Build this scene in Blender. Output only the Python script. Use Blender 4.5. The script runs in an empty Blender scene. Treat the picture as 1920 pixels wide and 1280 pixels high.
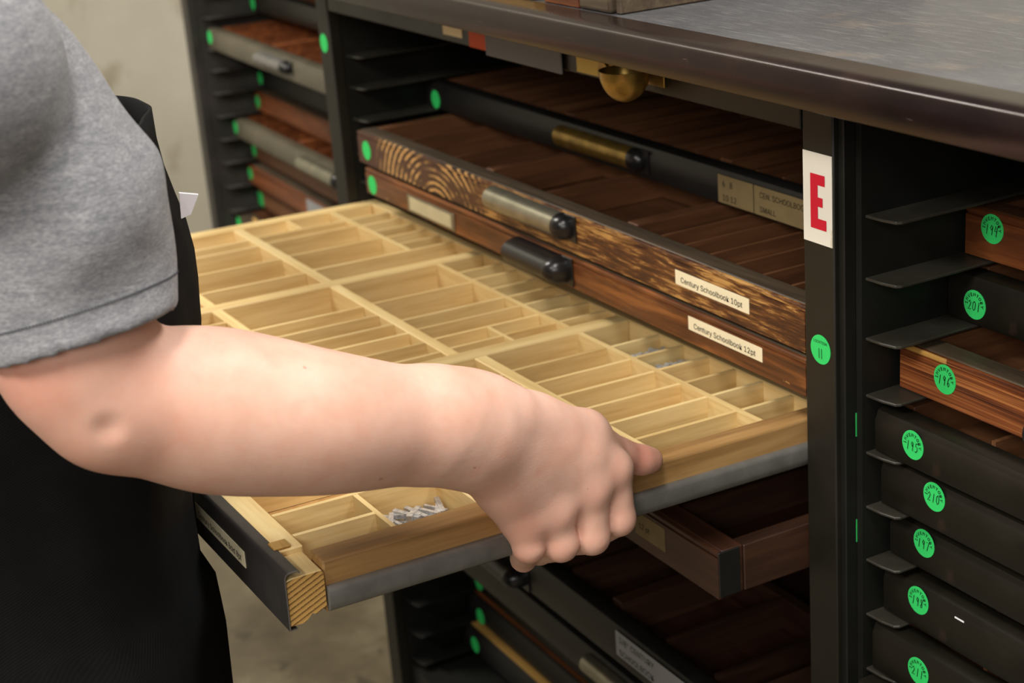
import bpy, bmesh, math, random
import numpy as np
from mathutils import Matrix, Vector, Euler

random.seed(7)
rng = np.random.default_rng(7)
scene = bpy.context.scene
COL = scene.collection
PI = math.pi

# ------------------------------------------------------------------ camera
CAM = np.array([0.8847, -0.6864, 0.3870])
ROT = (1.2246993, 0.0745247, 1.0707728)
FPX = 3100.4
cd = bpy.data.cameras.new('camera')
cam = bpy.data.objects.new('camera', cd)
COL.objects.link(cam)
cam.location = CAM
cam.rotation_euler = ROT
cd.sensor_width = 36.0
cd.lens = FPX * 36.0 / 1920.0
cd.clip_start = 0.02
cd.clip_end = 30
cd.dof.use_dof = True
cd.dof.focus_distance = 1.10
cd.dof.aperture_fstop = 9.0
scene.camera = cam

# ------------------------------------------------------------------ world, lights, exposure
w = bpy.data.worlds.new('room_ambience')
scene.world = w
w.use_nodes = True
bgn = w.node_tree.nodes['Background']
bgn.inputs[0].default_value = (1.0, 0.965, 0.91, 1)
bgn.inputs[1].default_value = 0.14


def area(name, loc, target, sx, sy, power, color):
    ld = bpy.data.lights.new(name, 'AREA')
    ld.shape = 'RECTANGLE'
    ld.size = sx
    ld.size_y = sy
    ld.energy = power
    ld.color = color
    o = bpy.data.objects.new(name, ld)
    COL.objects.link(o)
    o.location = loc
    d = Vector(target) - Vector(loc)
    o.rotation_euler = d.to_track_quat('-Z', 'Y').to_euler()
    return o


area('ceiling_or_fill_light', (0.45, -2.1, 1.55), (-0.1, -0.1, -0.05), 0.9, 0.5, 42, (1.0, 0.955, 0.87))
area('ceiling_or_fill_light', (0.85, -0.85, 2.05), (-0.05, -0.28, -0.05), 0.35, 1.2, 36, (1.0, 0.955, 0.88))
area('ceiling_or_fill_light', (0.3, 0.75, 1.9), (0.1, 0.1, 0.2), 1.2, 0.4, 36, (1.0, 0.97, 0.92))
area('ceiling_or_fill_light', (1.9, -1.7, 0.95), (0.0, -0.3, 0.0), 1.2, 0.6, 19, (1.0, 0.95, 0.88))  # added low fill from the camera side, no fixture hangs there
area('ceiling_or_fill_light', (-1.9, -1.2, 1.9), (-2.2, 0.0, -0.2), 1.2, 0.3, 46, (1.0, 0.95, 0.86))

scene.view_settings.view_transform = 'Standard'
scene.view_settings.look = 'None'
scene.view_settings.gamma = 1.0
scene.view_settings.use_curve_mapping = False
scene.view_settings.exposure = 0.0


# ------------------------------------------------------------------ materials
def srgb(r, g, b):
    f = lambda c: (c / 255 / 12.92) if c <= 10.3 else ((c / 255 + 0.055) / 1.055) ** 2.4
    return (f(r), f(g), f(b), 1.0)


class NT:
    def __init__(s, name, rough=0.5, metal=0.0, spec=0.5):
        m = bpy.data.materials.new(name)
        m.use_nodes = True
        s.m = m
        s.t = m.node_tree
        s.b = s.t.nodes['Principled BSDF']
        s.b.inputs['Roughness'].default_value = rough
        s.b.inputs['Metallic'].default_value = metal
        s.b.inputs['Specular IOR Level'].default_value = spec

    def n(s, kind, **kw):
        nd = s.t.nodes.new(kind)
        for k, v in kw.items():
            if k in nd.inputs:
                nd.inputs[k].default_value = v
            else:
                setattr(nd, k, v)
        return nd

    def l(s, a, b):
        s.t.links.new(a, b)

    def coord(s, scale=(1, 1, 1), rot=(0, 0, 0), src='Object', loc=(0, 0, 0)):
        tc = s.n('ShaderNodeTexCoord')
        mp = s.n('ShaderNodeMapping')
        mp.inputs['Scale'].default_value = scale
        mp.inputs['Rotation'].default_value = rot
        mp.inputs['Location'].default_value = loc
        s.l(tc.outputs[src], mp.inputs['Vector'])
        return mp.outputs['Vector']

    def noise(s, vec, scale, detail=3.0, rough=0.55, dist=0.0):
        nd = s.n('ShaderNodeTexNoise')
        nd.inputs['Scale'].default_value = scale
        nd.inputs['Detail'].default_value = detail
        nd.inputs['Roughness'].default_value = rough
        nd.inputs['Distortion'].default_value = dist
        s.l(vec, nd.inputs['Vector'])
        return nd.outputs[0]

    def wave(s, vec, scale, dist, detail=2.0, dscale=1.0, kind='BANDS', direction='X', prof='SIN'):
        nd = s.n('ShaderNodeTexWave')
        nd.wave_type = kind
        if kind == 'BANDS':
            nd.bands_direction = direction
        else:
            nd.rings_direction = direction
        nd.wave_profile = prof
        nd.inputs['Scale'].default_value = scale
        nd.inputs['Distortion'].default_value = dist
        nd.inputs['Detail'].default_value = detail
        nd.inputs['Detail Scale'].default_value = dscale
        s.l(vec, nd.inputs['Vector'])
        return nd.outputs[1]

    def ramp(s, fac, stops, interp='LINEAR'):
        r = s.n('ShaderNodeValToRGB')
        cr = r.color_ramp
        cr.interpolation = interp
        while len(cr.elements) < len(stops):
            cr.elements.new(0.5)
        for e, (p, c) in zip(cr.elements, stops):
            e.position = p
            e.color = c if len(c) == 4 else (*c, 1)
        s.l(fac, r.inputs[0])
        return r.outputs[0]

    def mix(s, fac, a, b, mode='MIX'):
        nd = s.n('ShaderNodeMix')
        nd.data_type = 'RGBA'
        nd.blend_type = mode
        for i, v in ((0, fac), (6, a), (7, b)):
            if hasattr(v, 'links') or hasattr(v, 'is_linked'):
                s.l(v, nd.inputs[i])
            else:
                nd.inputs[i].default_value = v
        return nd.outputs[2]

    def math(s, op, a, b=None):
        nd = s.n('ShaderNodeMath')
        nd.operation = op
        for i, v in enumerate((a, b)):
            if v is None:
                continue
            if hasattr(v, 'is_linked'):
                s.l(v, nd.inputs[i])
            else:
                nd.inputs[i].default_value = v
        return nd.outputs[0]

    def color(s, c):
        if hasattr(c, 'is_linked'):
            s.l(c, s.b.inputs['Base Color'])
        else:
            s.b.inputs['Base Color'].default_value = c
        return s

    def rough(s, v):
        s.l(v, s.b.inputs['Roughness'])

    def bump(s, h, strength=0.3, dist=0.001):
        nd = s.n('ShaderNodeBump')
        nd.inputs['Strength'].default_value = strength
        nd.inputs['Distance'].default_value = dist
        s.l(h, nd.inputs['Height'])
        s.l(nd.outputs[0], s.b.inputs['Normal'])


W1 = (1, 1, 1, 1)
K0 = (0, 0, 0, 1)


def wood(name, light, mid, dark, axis='X', scale=1.0, rough=0.5, contrast=1.0, src='Object', rnd=True):
    t = NT(name, rough)
    st = {'X': (4, 60, 60), 'Y': (60, 4, 60), 'Z': (60, 60, 4)}[axis]
    v = t.coord(tuple(a * scale for a in st), src=src)
    if rnd:
        oi = t.n('ShaderNodeObjectInfo')
        add = t.n('ShaderNodeVectorMath')
        add.operation = 'ADD'
        sc = t.n('ShaderNodeVectorMath')
        sc.operation = 'SCALE'
        cmb = t.n('ShaderNodeCombineXYZ')
        for i in range(3):
            t.l(oi.outputs['Random'], cmb.inputs[i])
        t.l(cmb.outputs[0], sc.inputs[0])
        sc.inputs[3].default_value = 37.0
        t.l(v, add.inputs[0])
        t.l(sc.outputs[0], add.inputs[1])
        v = add.outputs[0]
    n1 = t.noise(v, 1.0, 4.0, 0.6, 0.6)
    n2 = t.noise(v, 5.0, 3.0, 0.6)
    f = t.math('ADD', t.math('MULTIPLY', n1, 0.7), t.math('MULTIPLY', n2, 0.3))
    c = t.ramp(f, [(0.5 - 0.2 / contrast, dark), (0.5, mid), (0.5 + 0.2 / contrast, light)])
    if rnd:
        hs = t.n('ShaderNodeHueSaturation')
        t.l(c, hs.inputs['Color'])
        t.l(t.math('ADD', t.math('MULTIPLY', oi.outputs['Random'], 0.22), 0.89), hs.inputs['Value'])
        c = hs.outputs[0]
    t.color(c)
    t.bump(n2, 0.15, 0.0006)
    return t.m


def metal_paint(name, c1, c2, chip, rough=0.38, chipamt=0.68, spec=0.5, scale=14):
    t = NT(name, rough, 0.0, spec)
    v = t.coord()
    n = t.noise(v, scale, 5, 0.65)
    c = t.ramp(n, [(0.35, c1), (0.65, c2)])
    n2 = t.noise(v, scale * 1.9, 6, 0.6, 0.4)
    f = t.ramp(n2, [(chipamt, K0), (chipamt + 0.03, W1)])
    t.color(t.mix(f, c, chip))
    n3 = t.noise(v, 160, 2)
    t.rough(t.math('ADD', t.math('MULTIPLY', n, 0.25), rough - 0.1))
    t.bump(n3, 0.06, 0.0006)
    return t.m


def plain(name, c, rough=0.5, metal=0.0, spec=0.5, var=0.0, scale=30):
    t = NT(name, rough, metal, spec)
    if var:
        v = t.coord()
        n = t.noise(v, scale, 4)
        d = tuple(x * (1 - var) for x in c[:3]) + (1,)
        e = tuple(min(1, x * (1 + var)) for x in c[:3]) + (1,)
        t.color(t.ramp(n, [(0.3, d), (0.7, e)]))
    else:
        t.color(c)
    return t.m


M = {}
M['maple_y'] = wood('pale_maple_lengthwise', srgb(240, 216, 160), srgb(226, 196, 136), srgb(198, 162, 102), 'Y', 1.0, 0.5)
M['maple_x'] = wood('pale_maple_crosswise', srgb(241, 218, 162), srgb(229, 199, 138), srgb(203, 167, 108), 'X', 1.0, 0.5)
M['rail_y'] = wood('handled_maple_rail', srgb(188, 150, 98), srgb(160, 122, 74), srgb(120, 88, 52), 'Y', 0.8, 0.5)
M['floorboard'] = wood('thin_board_bottom', srgb(190, 150, 92), srgb(165, 124, 72), srgb(135, 98, 56), 'X', 0.6, 0.6)
M['brown_y'] = wood('aged_brown_wood_lengthwise', srgb(128, 86, 54), srgb(104, 66, 40), srgb(76, 46, 28), 'Y', 1.0, 0.55)
M['brown_x'] = wood('aged_brown_wood_crosswise', srgb(120, 80, 48), srgb(98, 62, 38), srgb(70, 44, 26), 'X', 1.0, 0.55)
M['red_x'] = wood('reddish_brown_varnished_wood', srgb(148, 88, 42), srgb(104, 56, 28), srgb(64, 34, 20), 'X', 1.3, 0.38, 1.0)
M['orange_x'] = wood('orange_brown_wood', srgb(156, 90, 46), srgb(116, 64, 33), srgb(78, 44, 25), 'X', 1.2, 0.45)
M['gloom_x'] = wood('shade_darkened_brown_wood', srgb(84, 50, 34), srgb(62, 36, 24), srgb(42, 25, 18), 'X', 1.0, 0.5)  # brown wood with the shade low in the bay put into its colour
M['gloom_y'] = wood('shade_darkened_brown_wood_lengthwise', srgb(78, 50, 34), srgb(58, 36, 24), srgb(40, 25, 18), 'Y', 1.0, 0.5)
M['dark_x'] = wood('dark_grey_brown_worn_wood', srgb(98, 84, 66), srgb(76, 63, 49), srgb(50, 40, 31), 'X', 1.2, 0.5)
M['yellow_x'] = wood('golden_plank_wood', srgb(214, 172, 96), srgb(190, 146, 76), srgb(150, 108, 54), 'X', 1.0, 0.45)


def zebra():
    t = NT('worn_plywood_with_zebra_grain', 0.42)
    tc = t.n('ShaderNodeTexCoord')
    sp = t.n('ShaderNodeSeparateXYZ')
    t.l(tc.outputs['Object'], sp.inputs[0])
    # left: arched cathedral figure; right: streaky worn varnish
    v1 = t.coord((1.0, 1.0, 1.5), loc=(-0.195, 0, 0.02))
    rings = t.wave(v1, 30, 2.2, 2.0, 12.0, 'RINGS', 'Y')
    zb = t.ramp(rings, [(0.45, srgb(52, 29, 18)), (0.56, srgb(96, 60, 32)), (0.70, srgb(196, 150, 88))])
    v2 = t.coord((17, 60, 190))
    s1 = t.noise(v2, 1.6, 6, 0.72, 0.5)
    v3 = t.coord((9, 20, 30))
    s2 = t.noise(v3, 1.0, 3, 0.6)
    s = t.math('ADD', t.math('MULTIPLY', s1, 0.62), t.math('MULTIPLY', s2, 0.45))
    st = t.ramp(s, [(0.47, srgb(62, 34, 20)), (0.535, srgb(104, 62, 30)), (0.60, srgb(186, 140, 78))])
    pm = t.noise(t.coord((14, 14, 30), loc=(3, 0, 0)), 1.0, 3)
    zb2 = t.mix(t.ramp(pm, [(0.40, K0), (0.47, W1)]), srgb(74, 42, 25), zb)
    f = t.ramp(sp.outputs[0], [(0.27, K0), (0.31, W1)])
    c = t.mix(f, zb2, st)
    fe = t.ramp(sp.outputs[0], [(0.045, W1), (0.075, K0)])
    c = t.mix(fe, c, srgb(72, 40, 26))
    t.color(c)
    t.bump(s1, 0.25, 0.0006)
    return t.m


M['zebra'] = zebra()


def worn_red():
    t = NT('scuffed_red_brown_wood', 0.36)
    v = t.coord((6, 50, 70))
    s1 = t.noise(v, 1.4, 5, 0.65, 0.6)
    c = t.ramp(s1, [(0.30, srgb(52, 28, 17)), (0.5, srgb(98, 55, 28)), (0.70, srgb(150, 92, 46))])
    n2 = t.noise(t.coord((30, 30, 90)), 1.0, 6, 0.7)
    c = t.mix(t.ramp(n2, [(0.68, K0), (0.70, W1)]), c, srgb(190, 140, 84))
    t.color(c)
    t.bump(s1, 0.2, 0.0006)
    return t.m


M['worn_red'] = worn_red()


def striped_red():
    t = NT('ribbed_red_brown_wood', 0.36)
    v = t.coord((3, 40, 380))
    s1 = t.noise(v, 1.2, 4, 0.6, 0.3)
    c = t.ramp(s1, [(0.36, srgb(64, 30, 18)), (0.5, srgb(122, 66, 34)), (0.64, srgb(172, 110, 60))])
    t.color(c)
    t.bump(s1, 0.3, 0.0008)
    return t.m


M['striped_red'] = striped_red()


def endgrain():
    t = NT('sawn_end_grain_with_rings', 0.6)
    v = t.coord((1, 1, 1), rot=(math.radians(-24), 0, 0), loc=(0, 0.0, 0.0))
    wv = t.wave(v, 90, 1.6, 1, 25.0, 'BANDS', 'Z', 'SAW')
    c = t.ramp(wv, [(0.0, srgb(214, 172, 98)), (0.62, srgb(196, 150, 82)), (0.84, srgb(112, 76, 38)), (0.97, srgb(92, 60, 30))])
    t.color(c)
    t.bump(t.noise(t.coord(), 400, 2), 0.3, 0.0006)
    return t.m


M['endgrain'] = endgrain()
M['olive'] = metal_paint('dark_olive_enamel', srgb(20, 18, 13), srgb(27, 24, 17), srgb(41, 30, 24), 0.38, 0.69, 0.4)
M['post'] = metal_paint('dark_olive_post_enamel', srgb(23, 21, 15), srgb(30, 27, 20), srgb(40, 31, 23), 0.48, 0.70, 0.4)
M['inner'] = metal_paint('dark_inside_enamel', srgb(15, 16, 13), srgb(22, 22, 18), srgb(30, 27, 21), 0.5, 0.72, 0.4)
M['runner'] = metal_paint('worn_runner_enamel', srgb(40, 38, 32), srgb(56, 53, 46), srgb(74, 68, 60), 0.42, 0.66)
M['farpanel'] = metal_paint('grey_brown_far_enamel', srgb(46, 43, 40), srgb(60, 56, 52), srgb(74, 68, 60), 0.5, 0.74)
M['greygreen'] = metal_paint('grey_green_enamel', srgb(78, 73, 60), srgb(96, 89, 73), srgb(70, 62, 50), 0.4, 0.74)
M['blueblack'] = metal_paint('blue_black_enamel', srgb(22, 21, 20), srgb(30, 29, 27), srgb(42, 36, 30), 0.42, 0.72, 0.4)
M['steel'] = plain('dark_brushed_steel', srgb(122, 120, 116), 0.34, 0.3, 0.5, 0.18, 60)
M['sheet'] = plain('blackened_sheet_steel', srgb(64, 60, 58), 0.36, 0.3, 0.5, 0.2, 40)
M['brightedge'] = plain('bare_steel_edge', srgb(170, 168, 165), 0.35, 0.9)
M['silver'] = plain('tarnished_nickel', srgb(150, 146, 128), 0.3, 0.75, 0.5, 0.15, 50)
M['brass'] = plain('aged_brass', srgb(150, 122, 60), 0.32, 0.75, 0.5, 0.35, 60)
M['black'] = plain('glossy_black_enamel', srgb(26, 25, 26), 0.28, 0.0, 0.5)
M['cream'] = plain('cream_paper', srgb(236, 224, 190), 0.7, 0, 0.2, 0.04, 20)
M['greypaper'] = plain('grey_paper', srgb(150, 150, 150), 0.7, 0, 0.2, 0.06, 40)
M['tanpaper'] = plain('tan_paper', srgb(128, 110, 76), 0.7, 0, 0.2, 0.1, 60)
M['yellowed'] = plain('yellowed_card', srgb(196, 186, 150), 0.6, 0, 0.2, 0.08, 50)
M['yellowtape'] = plain('yellow_tape', srgb(206, 178, 96), 0.6, 0, 0.2, 0.05, 50)
M['orange'] = plain('orange_label', srgb(196, 76, 34), 0.6, 0, 0.3)
M['greyplate'] = plain('grey_plate', srgb(92, 92, 96), 0.5, 0, 0.4)
M['white'] = plain('white_card', srgb(232, 230, 236), 0.6, 0, 0.3)
M['green'] = plain('green_sticker', srgb(52, 205, 104), 0.6, 0, 0.25, 0.03, 60)
M['ink'] = plain('black_ink', srgb(22, 22, 22), 0.6, 0, 0.2)
M['red'] = plain('red_print', srgb(206, 30, 52), 0.6, 0, 0.2)
M['lead'] = plain('type_metal', srgb(196, 195, 194), 0.32, 0.5, 0.5, 0.35, 300)
M['hair'] = plain('brown_hair', srgb(70, 46, 30), 0.5, 0, 0.4, 0.2, 200)
M['stitch'] = plain('dark_grey_thread', srgb(84, 85, 90), 0.9, 0, 0.1)
M['nail'] = plain('finger_nail', srgb(206, 150, 128), 0.3, 0, 0.5)
M['trousers'] = plain('black_trousers', srgb(24, 24, 26), 0.85, 0, 0.1)


def sign_paper():
    t = NT('scratched_white_sign', 0.55, 0, 0.3)
    v = t.coord((60, 60, 22))
    n = t.noise(v, 1.2, 6, 0.7)
    c = t.ramp(n, [(0.62, srgb(236, 232, 220)), (0.70, srgb(206, 196, 170)), (0.78, srgb(150, 120, 80))])
    t.color(c)
    return t.m


M['sign'] = sign_paper()


def counter_mat():
    t = NT('scratched_black_counter', 0.36, 0.0, 0.55)
    v = t.coord()
    n = t.noise(v, 7, 5, 0.6)
    base = t.ramp(n, [(0.3, srgb(64, 64, 67)), (0.5, srgb(72, 72, 75)), (0.75, srgb(82, 82, 84))])
    sc = []
    for ang, sx in ((0.5, 1), (1.9, 1), (2.6, 1), (1.15, 1)):
        vv = t.coord((12, 300, 1), rot=(0, 0, ang))
        nn = t.noise(vv, 2.0, 2, 0.5, 0.35)
        sc.append(t.ramp(nn, [(0.63, K0), (0.70, W1)]))
    s = sc[0]
    for q in sc[1:]:
        s = t.mix(1.0, s, q, 'ADD')
    sp = t.noise(v, 700, 1, 0.5)
    spk = t.ramp(sp, [(0.66, K0), (0.72, W1)])
    s2 = t.mix(1.0, s, spk, 'ADD')
    c = t.mix(t.math('MULTIPLY', s2, 0.17), base, srgb(170, 168, 160))
    br = t.noise(t.coord((1, 1, 1), loc=(2, 1, 0)), 10, 6, 0.65)
    c = t.mix(t.math('MULTIPLY', t.ramp(br, [(0.58, K0), (0.66, W1)]), 0.16), c, srgb(150, 126, 100))
    t.color(c)
    t.rough(t.math('ADD', t.math('MULTIPLY', n, 0.25), 0.26))
    t.bump(t.noise(v, 90, 3), 0.08, 0.001)
    return t.m


M['counter'] = counter_mat()


def trim_mat():
    t = NT('burgundy_metal_edge', 0.26, 0.35, 0.6)
    v = t.coord()
    n = t.noise(v, 9, 5, 0.6)
    base = t.ramp(n, [(0.3, srgb(24, 17, 17)), (0.6, srgb(38, 24, 22)), (0.8, srgb(60, 38, 33))])
    vv = t.coord((20, 200, 200))
    k = t.ramp(t.noise(vv, 1.5, 3), [(0.70, K0), (0.76, W1)])
    t.color(t.mix(t.math('MULTIPLY', k, 0.25), base, srgb(160, 130, 120)))
    t.rough(t.math('ADD', t.math('MULTIPLY', n, 0.3), 0.10))
    return t.m


M['trim'] = trim_mat()


def skin_mat():
    t = NT('fair_skin', 0.48, 0, 0.4)
    v = t.coord()
    n = t.noise(v, 22, 4, 0.6)
    c = t.ramp(n, [(0.34, srgb(220, 170, 149)), (0.52, srgb(226, 181, 161)), (0.7, srgb(232, 190, 171))])
    n2 = t.noise(v, 75, 2, 0.5)
    c = t.mix(t.ramp(n2, [(0.58, K0), (0.80, (0.22, 0.22, 0.22, 1))]), c, srgb(222, 140, 120))
    n3 = t.noise(t.coord(loc=(5, 3, 1)), 120, 1, 0.4)
    c = t.mix(t.ramp(n3, [(0.785, K0), (0.80, (0.5, 0.5, 0.5, 1))]), c, srgb(168, 100, 74))
    at = t.n('ShaderNodeAttribute')
    at.attribute_name = 'flush'
    c = t.mix(at.outputs['Fac'], c, srgb(214, 134, 116))
    t.color(c)
    t.b.inputs['Subsurface Weight'].default_value = 0.32
    t.b.inputs['Subsurface Radius'].default_value = (0.012, 0.005, 0.003)
    t.b.inputs['Subsurface Scale'].default_value = 0.5
    vo = t.n('ShaderNodeTexVoronoi')
    vo.inputs['Scale'].default_value = 900
    t.l(v, vo.inputs['Vector'])
    t.bump(t.math('ADD', vo.outputs[0], t.noise(v, 300, 3)), 0.10, 0.0006)
    return t.m


M['skin'] = skin_mat()


def shirt_mat():
    t = NT('heather_grey_jersey', 0.9, 0, 0.15)
    v = t.coord((330, 330, 900), rot=(0.15, 0.1, 0.4))
    n = t.noise(v, 1.0, 4, 0.7)
    v2 = t.coord((60, 60, 240), rot=(0.15, 0.1, 0.4))
    n2 = t.noise(v2, 1.0, 4, 0.6)
    s = t.math('ADD', t.math('MULTIPLY', n, 0.65), t.math('MULTIPLY', n2, 0.35))
    c = t.ramp(s, [(0.30, srgb(98, 99, 105)), (0.5, srgb(134, 134, 139)), (0.70, srgb(174, 174, 176))])
    t.color(c)
    t.b.inputs['Sheen Weight'].default_value = 0.2
    t.bump(n, 0.25, 0.0008)
    return t.m


M['shirt'] = shirt_mat()


def apron_mat():
    t = NT('black_cotton_twill', 0.85, 0, 0.12)
    v = t.coord((1, 1, 1))
    n = t.noise(v, 12, 4)
    t.color(t.ramp(n, [(0.3, srgb(15, 15, 16)), (0.7, srgb(27, 27, 28))]))
    wv = t.wave(t.coord((1, 1, 1), rot=(0, 0.6, 0.3)), 260, 0.4, 1, 1)
    t.bump(wv, 0.2, 0.0005)
    return t.m


M['apron'] = apron_mat()


def wall_mat():
    t = NT('stained_plaster', 0.85, 0, 0.2)
    v = t.coord()
    n = t.noise(v, 1.6, 5, 0.6)
    c = t.ramp(n, [(0.3, srgb(170, 163, 146)), (0.6, srgb(194, 188, 172))])
    n2 = t.noise(t.coord((1, 1, 0.6)), 7, 5, 0.6)
    c = t.mix(t.ramp(n2, [(0.58, K0), (0.72, (0.75, 0.75, 0.75, 1))]), c, srgb(134, 118, 96))
    t.color(c)
    t.bump(n2, 0.3, 0.01)
    return t.m


M['wall'] = wall_mat()


def floor_mat():
    t = NT('polished_mottled_concrete', 0.32, 0, 0.5)
    v = t.coord()
    n = t.noise(v, 5, 6, 0.65)
    c = t.ramp(n, [(0.32, srgb(92, 82, 64)), (0.5, srgb(118, 107, 86)), (0.68, srgb(150, 138, 114))])
    n2 = t.noise(v, 14, 5, 0.6, 0.5)
    c = t.mix(t.ramp(n2, [(0.60, K0), (0.66, (0.6, 0.6, 0.6, 1))]), c, srgb(70, 62, 50))
    t.color(c)
    t.rough(t.math('ADD', t.math('MULTIPLY', n2, 0.35), 0.15))
    t.bump(n2, 0.1, 0.002)
    return t.m


M['floor'] = floor_mat()


# ------------------------------------------------------------------ mesh helpers
class MB:
    def __init__(s):
        s.v = []
        s.f = []

    def add(s, vs, fs):
        o = len(s.v)
        s.v += [tuple(map(float, p)) for p in vs]
        s.f += [tuple(i + o for i in f) for f in fs]
        return s

    def box(s, x0, x1, y0, y1, z0, z1):
        return s.add([(x0, y0, z0), (x1, y0, z0), (x1, y1, z0), (x0, y1, z0), (x0, y0, z1), (x1, y0, z1), (x1, y1, z1), (x0, y1, z1)],
                     [(0, 3, 2, 1), (4, 5, 6, 7), (0, 1, 5, 4), (1, 2, 6, 5), (2, 3, 7, 6), (3, 0, 4, 7)])

    def extrude_x(s, prof, x0, x1, closed=True):
        """profile of (y,z) points, counter-clockwise seen from +x"""
        n = len(prof)
        vs = [(x0, y, z) for y, z in prof] + [(x1, y, z) for y, z in prof]
        fs = [(i, (i + 1) % n, (i + 1) % n + n, i + n) for i in range(n if closed else n - 1)]
        if closed:
            fs += [tuple(range(n - 1, -1, -1)), tuple(range(n, 2 * n))]
        return s.add(vs, fs)

    def extrude_y(s, prof, y0, y1):
        n = len(prof)
        vs = [(x, y0, z) for x, z in prof] + [(x, y1, z) for x, z in prof]
        fs = [(i, (i + 1) % n, (i + 1) % n + n, i + n) for i in range(n)]
        fs += [tuple(range(n - 1, -1, -1)), tuple(range(n, 2 * n))]
        return s.add(vs, fs)

    def mesh(s, name):
        me = bpy.data.meshes.new(name)
        me.from_pydata(s.v, [], s.f)
        bm = bmesh.new()
        bm.from_mesh(me)
        bmesh.ops.recalc_face_normals(bm, faces=bm.faces)
        bm.to_mesh(me)
        bm.free()
        return me


def ob(name, mb, mat, parent=None, loc=(0, 0, 0), rot=None, bevel=0.0, smooth=False, seg=1):
    me = mb.mesh(name) if isinstance(mb, MB) else mb
    if mat is not None and not me.materials:
        me.materials.append(M[mat] if isinstance(mat, str) else mat)
    o = bpy.data.objects.new(name, me)
    COL.objects.link(o)
    if parent is not None:
        o.parent = parent
    o.location = loc
    if rot:
        o.rotation_euler = rot
    if bevel:
        bv = o.modifiers.new('bevel', 'BEVEL')
        bv.width = bevel
        bv.segments = seg
        bv.limit_method = 'ANGLE'
        if seg > 1:
            smooth = True
    if smooth:
        me.polygons.foreach_set('use_smooth', [True] * len(me.polygons))
        if smooth == 'auto' or bevel:
            try:
                me.set_sharp_from_angle(angle=math.radians(40))
            except Exception:
                pass
    return o


def empty(name, loc=(0, 0, 0), rot=(0, 0, 0)):
    o = bpy.data.objects.new(name, None)
    COL.objects.link(o)
    o.location = loc
    o.rotation_euler = rot
    o.empty_display_size = 0.05
    return o


def tag(o, label=None, cat=None, group=None, kind=None):
    if label:
        o['label'] = label
    if cat:
        o['category'] = cat
    if group:
        o['group'] = group
    if kind:
        o['kind'] = kind
    return o


# ---- lettering
_glyph = {}
FONT = None
try:
    FONT = bpy.data.fonts.load(bpy.utils.system_resource('DATAFILES', path='fonts') + '/Inter.woff2')
except Exception:
    FONT = None


def glyphs(s, size, bold=0.0):
    """outline text as (verts2d, faces) laid along +x from 0, baseline 0"""
    key = (s, bold)
    if key not in _glyph:
        cu = bpy.data.curves.new('lettering_source', 'FONT')
        cu.body = s
        cu.size = 1.0
        cu.resolution_u = 3
        if FONT:
            cu.font = FONT
        else:
            cu.offset = 0.012
        if bold:
            cu.offset = bold
        o = bpy.data.objects.new('lettering_source', cu)
        COL.objects.link(o)
        bpy.context.view_layer.update()
        dg = bpy.context.evaluated_depsgraph_get()
        me = o.evaluated_get(dg).to_mesh()
        vs = np.array([v.co[:2] for v in me.vertices]) if len(me.vertices) else np.zeros((0, 2))
        fs = [tuple(p.vertices) for p in me.polygons]
        o.evaluated_get(dg).to_mesh_clear()
        COL.objects.unlink(o)
        bpy.data.objects.remove(o)
        bpy.data.curves.remove(cu)
        _glyph[key] = (vs, fs)
    vs, fs = _glyph[key]
    return vs * size, fs


DIG = {'0': [[(.5, 1), (.15, .8), (.1, .3), (.4, 0), (.75, .2), (.8, .75), (.5, 1)]],
       '1': [[(.55, 1), (.4, 0)]],
       '2': [[(.15, .75), (.45, 1), (.75, .75), (.5, .4), (.1, .05), (.85, .1)]],
       '4': [[(.3, 1), (.15, .45), (.8, .5)], [(.75, .95), (.55, -.1)]],
       '5': [[(.8, 1), (.35, .95), (.25, .6), (.65, .6), (.7, .2), (.3, 0), (.1, .1)]],
       '6': [[(.65, 1), (.3, .6), (.2, .2), (.45, 0), (.7, .2), (.55, .45), (.25, .3)]],
       '7': [[(.1, .9), (.8, .95), (.4, 0)]],
       '8': [[(.7, .85), (.45, 1), (.2, .8), (.6, .4), (.6, .1), (.35, 0), (.2, .2), (.5, .5), (.7, .85)]],
       '9': [[(.7, .9), (.4, 1), (.2, .7), (.45, .5), (.7, .75), (.7, .9), (.6, .0)]],
       'I': [[(.5, 1), (.45, 0)]]}


def ribbon(pts, wd):
    vs, fs = [], []
    pts = [np.array(p, float) for p in pts]
    for i, p in enumerate(pts):
        a = pts[max(0, i - 1)]
        b = pts[min(len(pts) - 1, i + 1)]
        d = b - a
        d = d / (np.linalg.norm(d) + 1e-9)
        nrm = np.array([-d[1], d[0]]) * wd / 2
        vs += [tuple(p + nrm), tuple(p - nrm)]
        if i:
            k = 2 * i
            fs.append((k - 2, k - 1, k + 1, k))
    return vs, fs


def flat_to_front(vs2, fs, x, z, y):
    return [(x + a, y, z + b) for a, b in vs2], fs


EPS = 0.00035


def lettering(parent, items, y, mat='ink', name='lettering'):
    """items: list of (verts2d, faces, x, z); lies on the plane y, facing -y"""
    mb = MB()
    for vs, fs, x, z in items:
        a, b = flat_to_front(vs, fs, x, z, y)
        mb.add(a, b)
    me = bpy.data.meshes.new(name)
    me.from_pydata(mb.v, [], mb.f)
    return ob(name, me, mat, parent)


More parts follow.
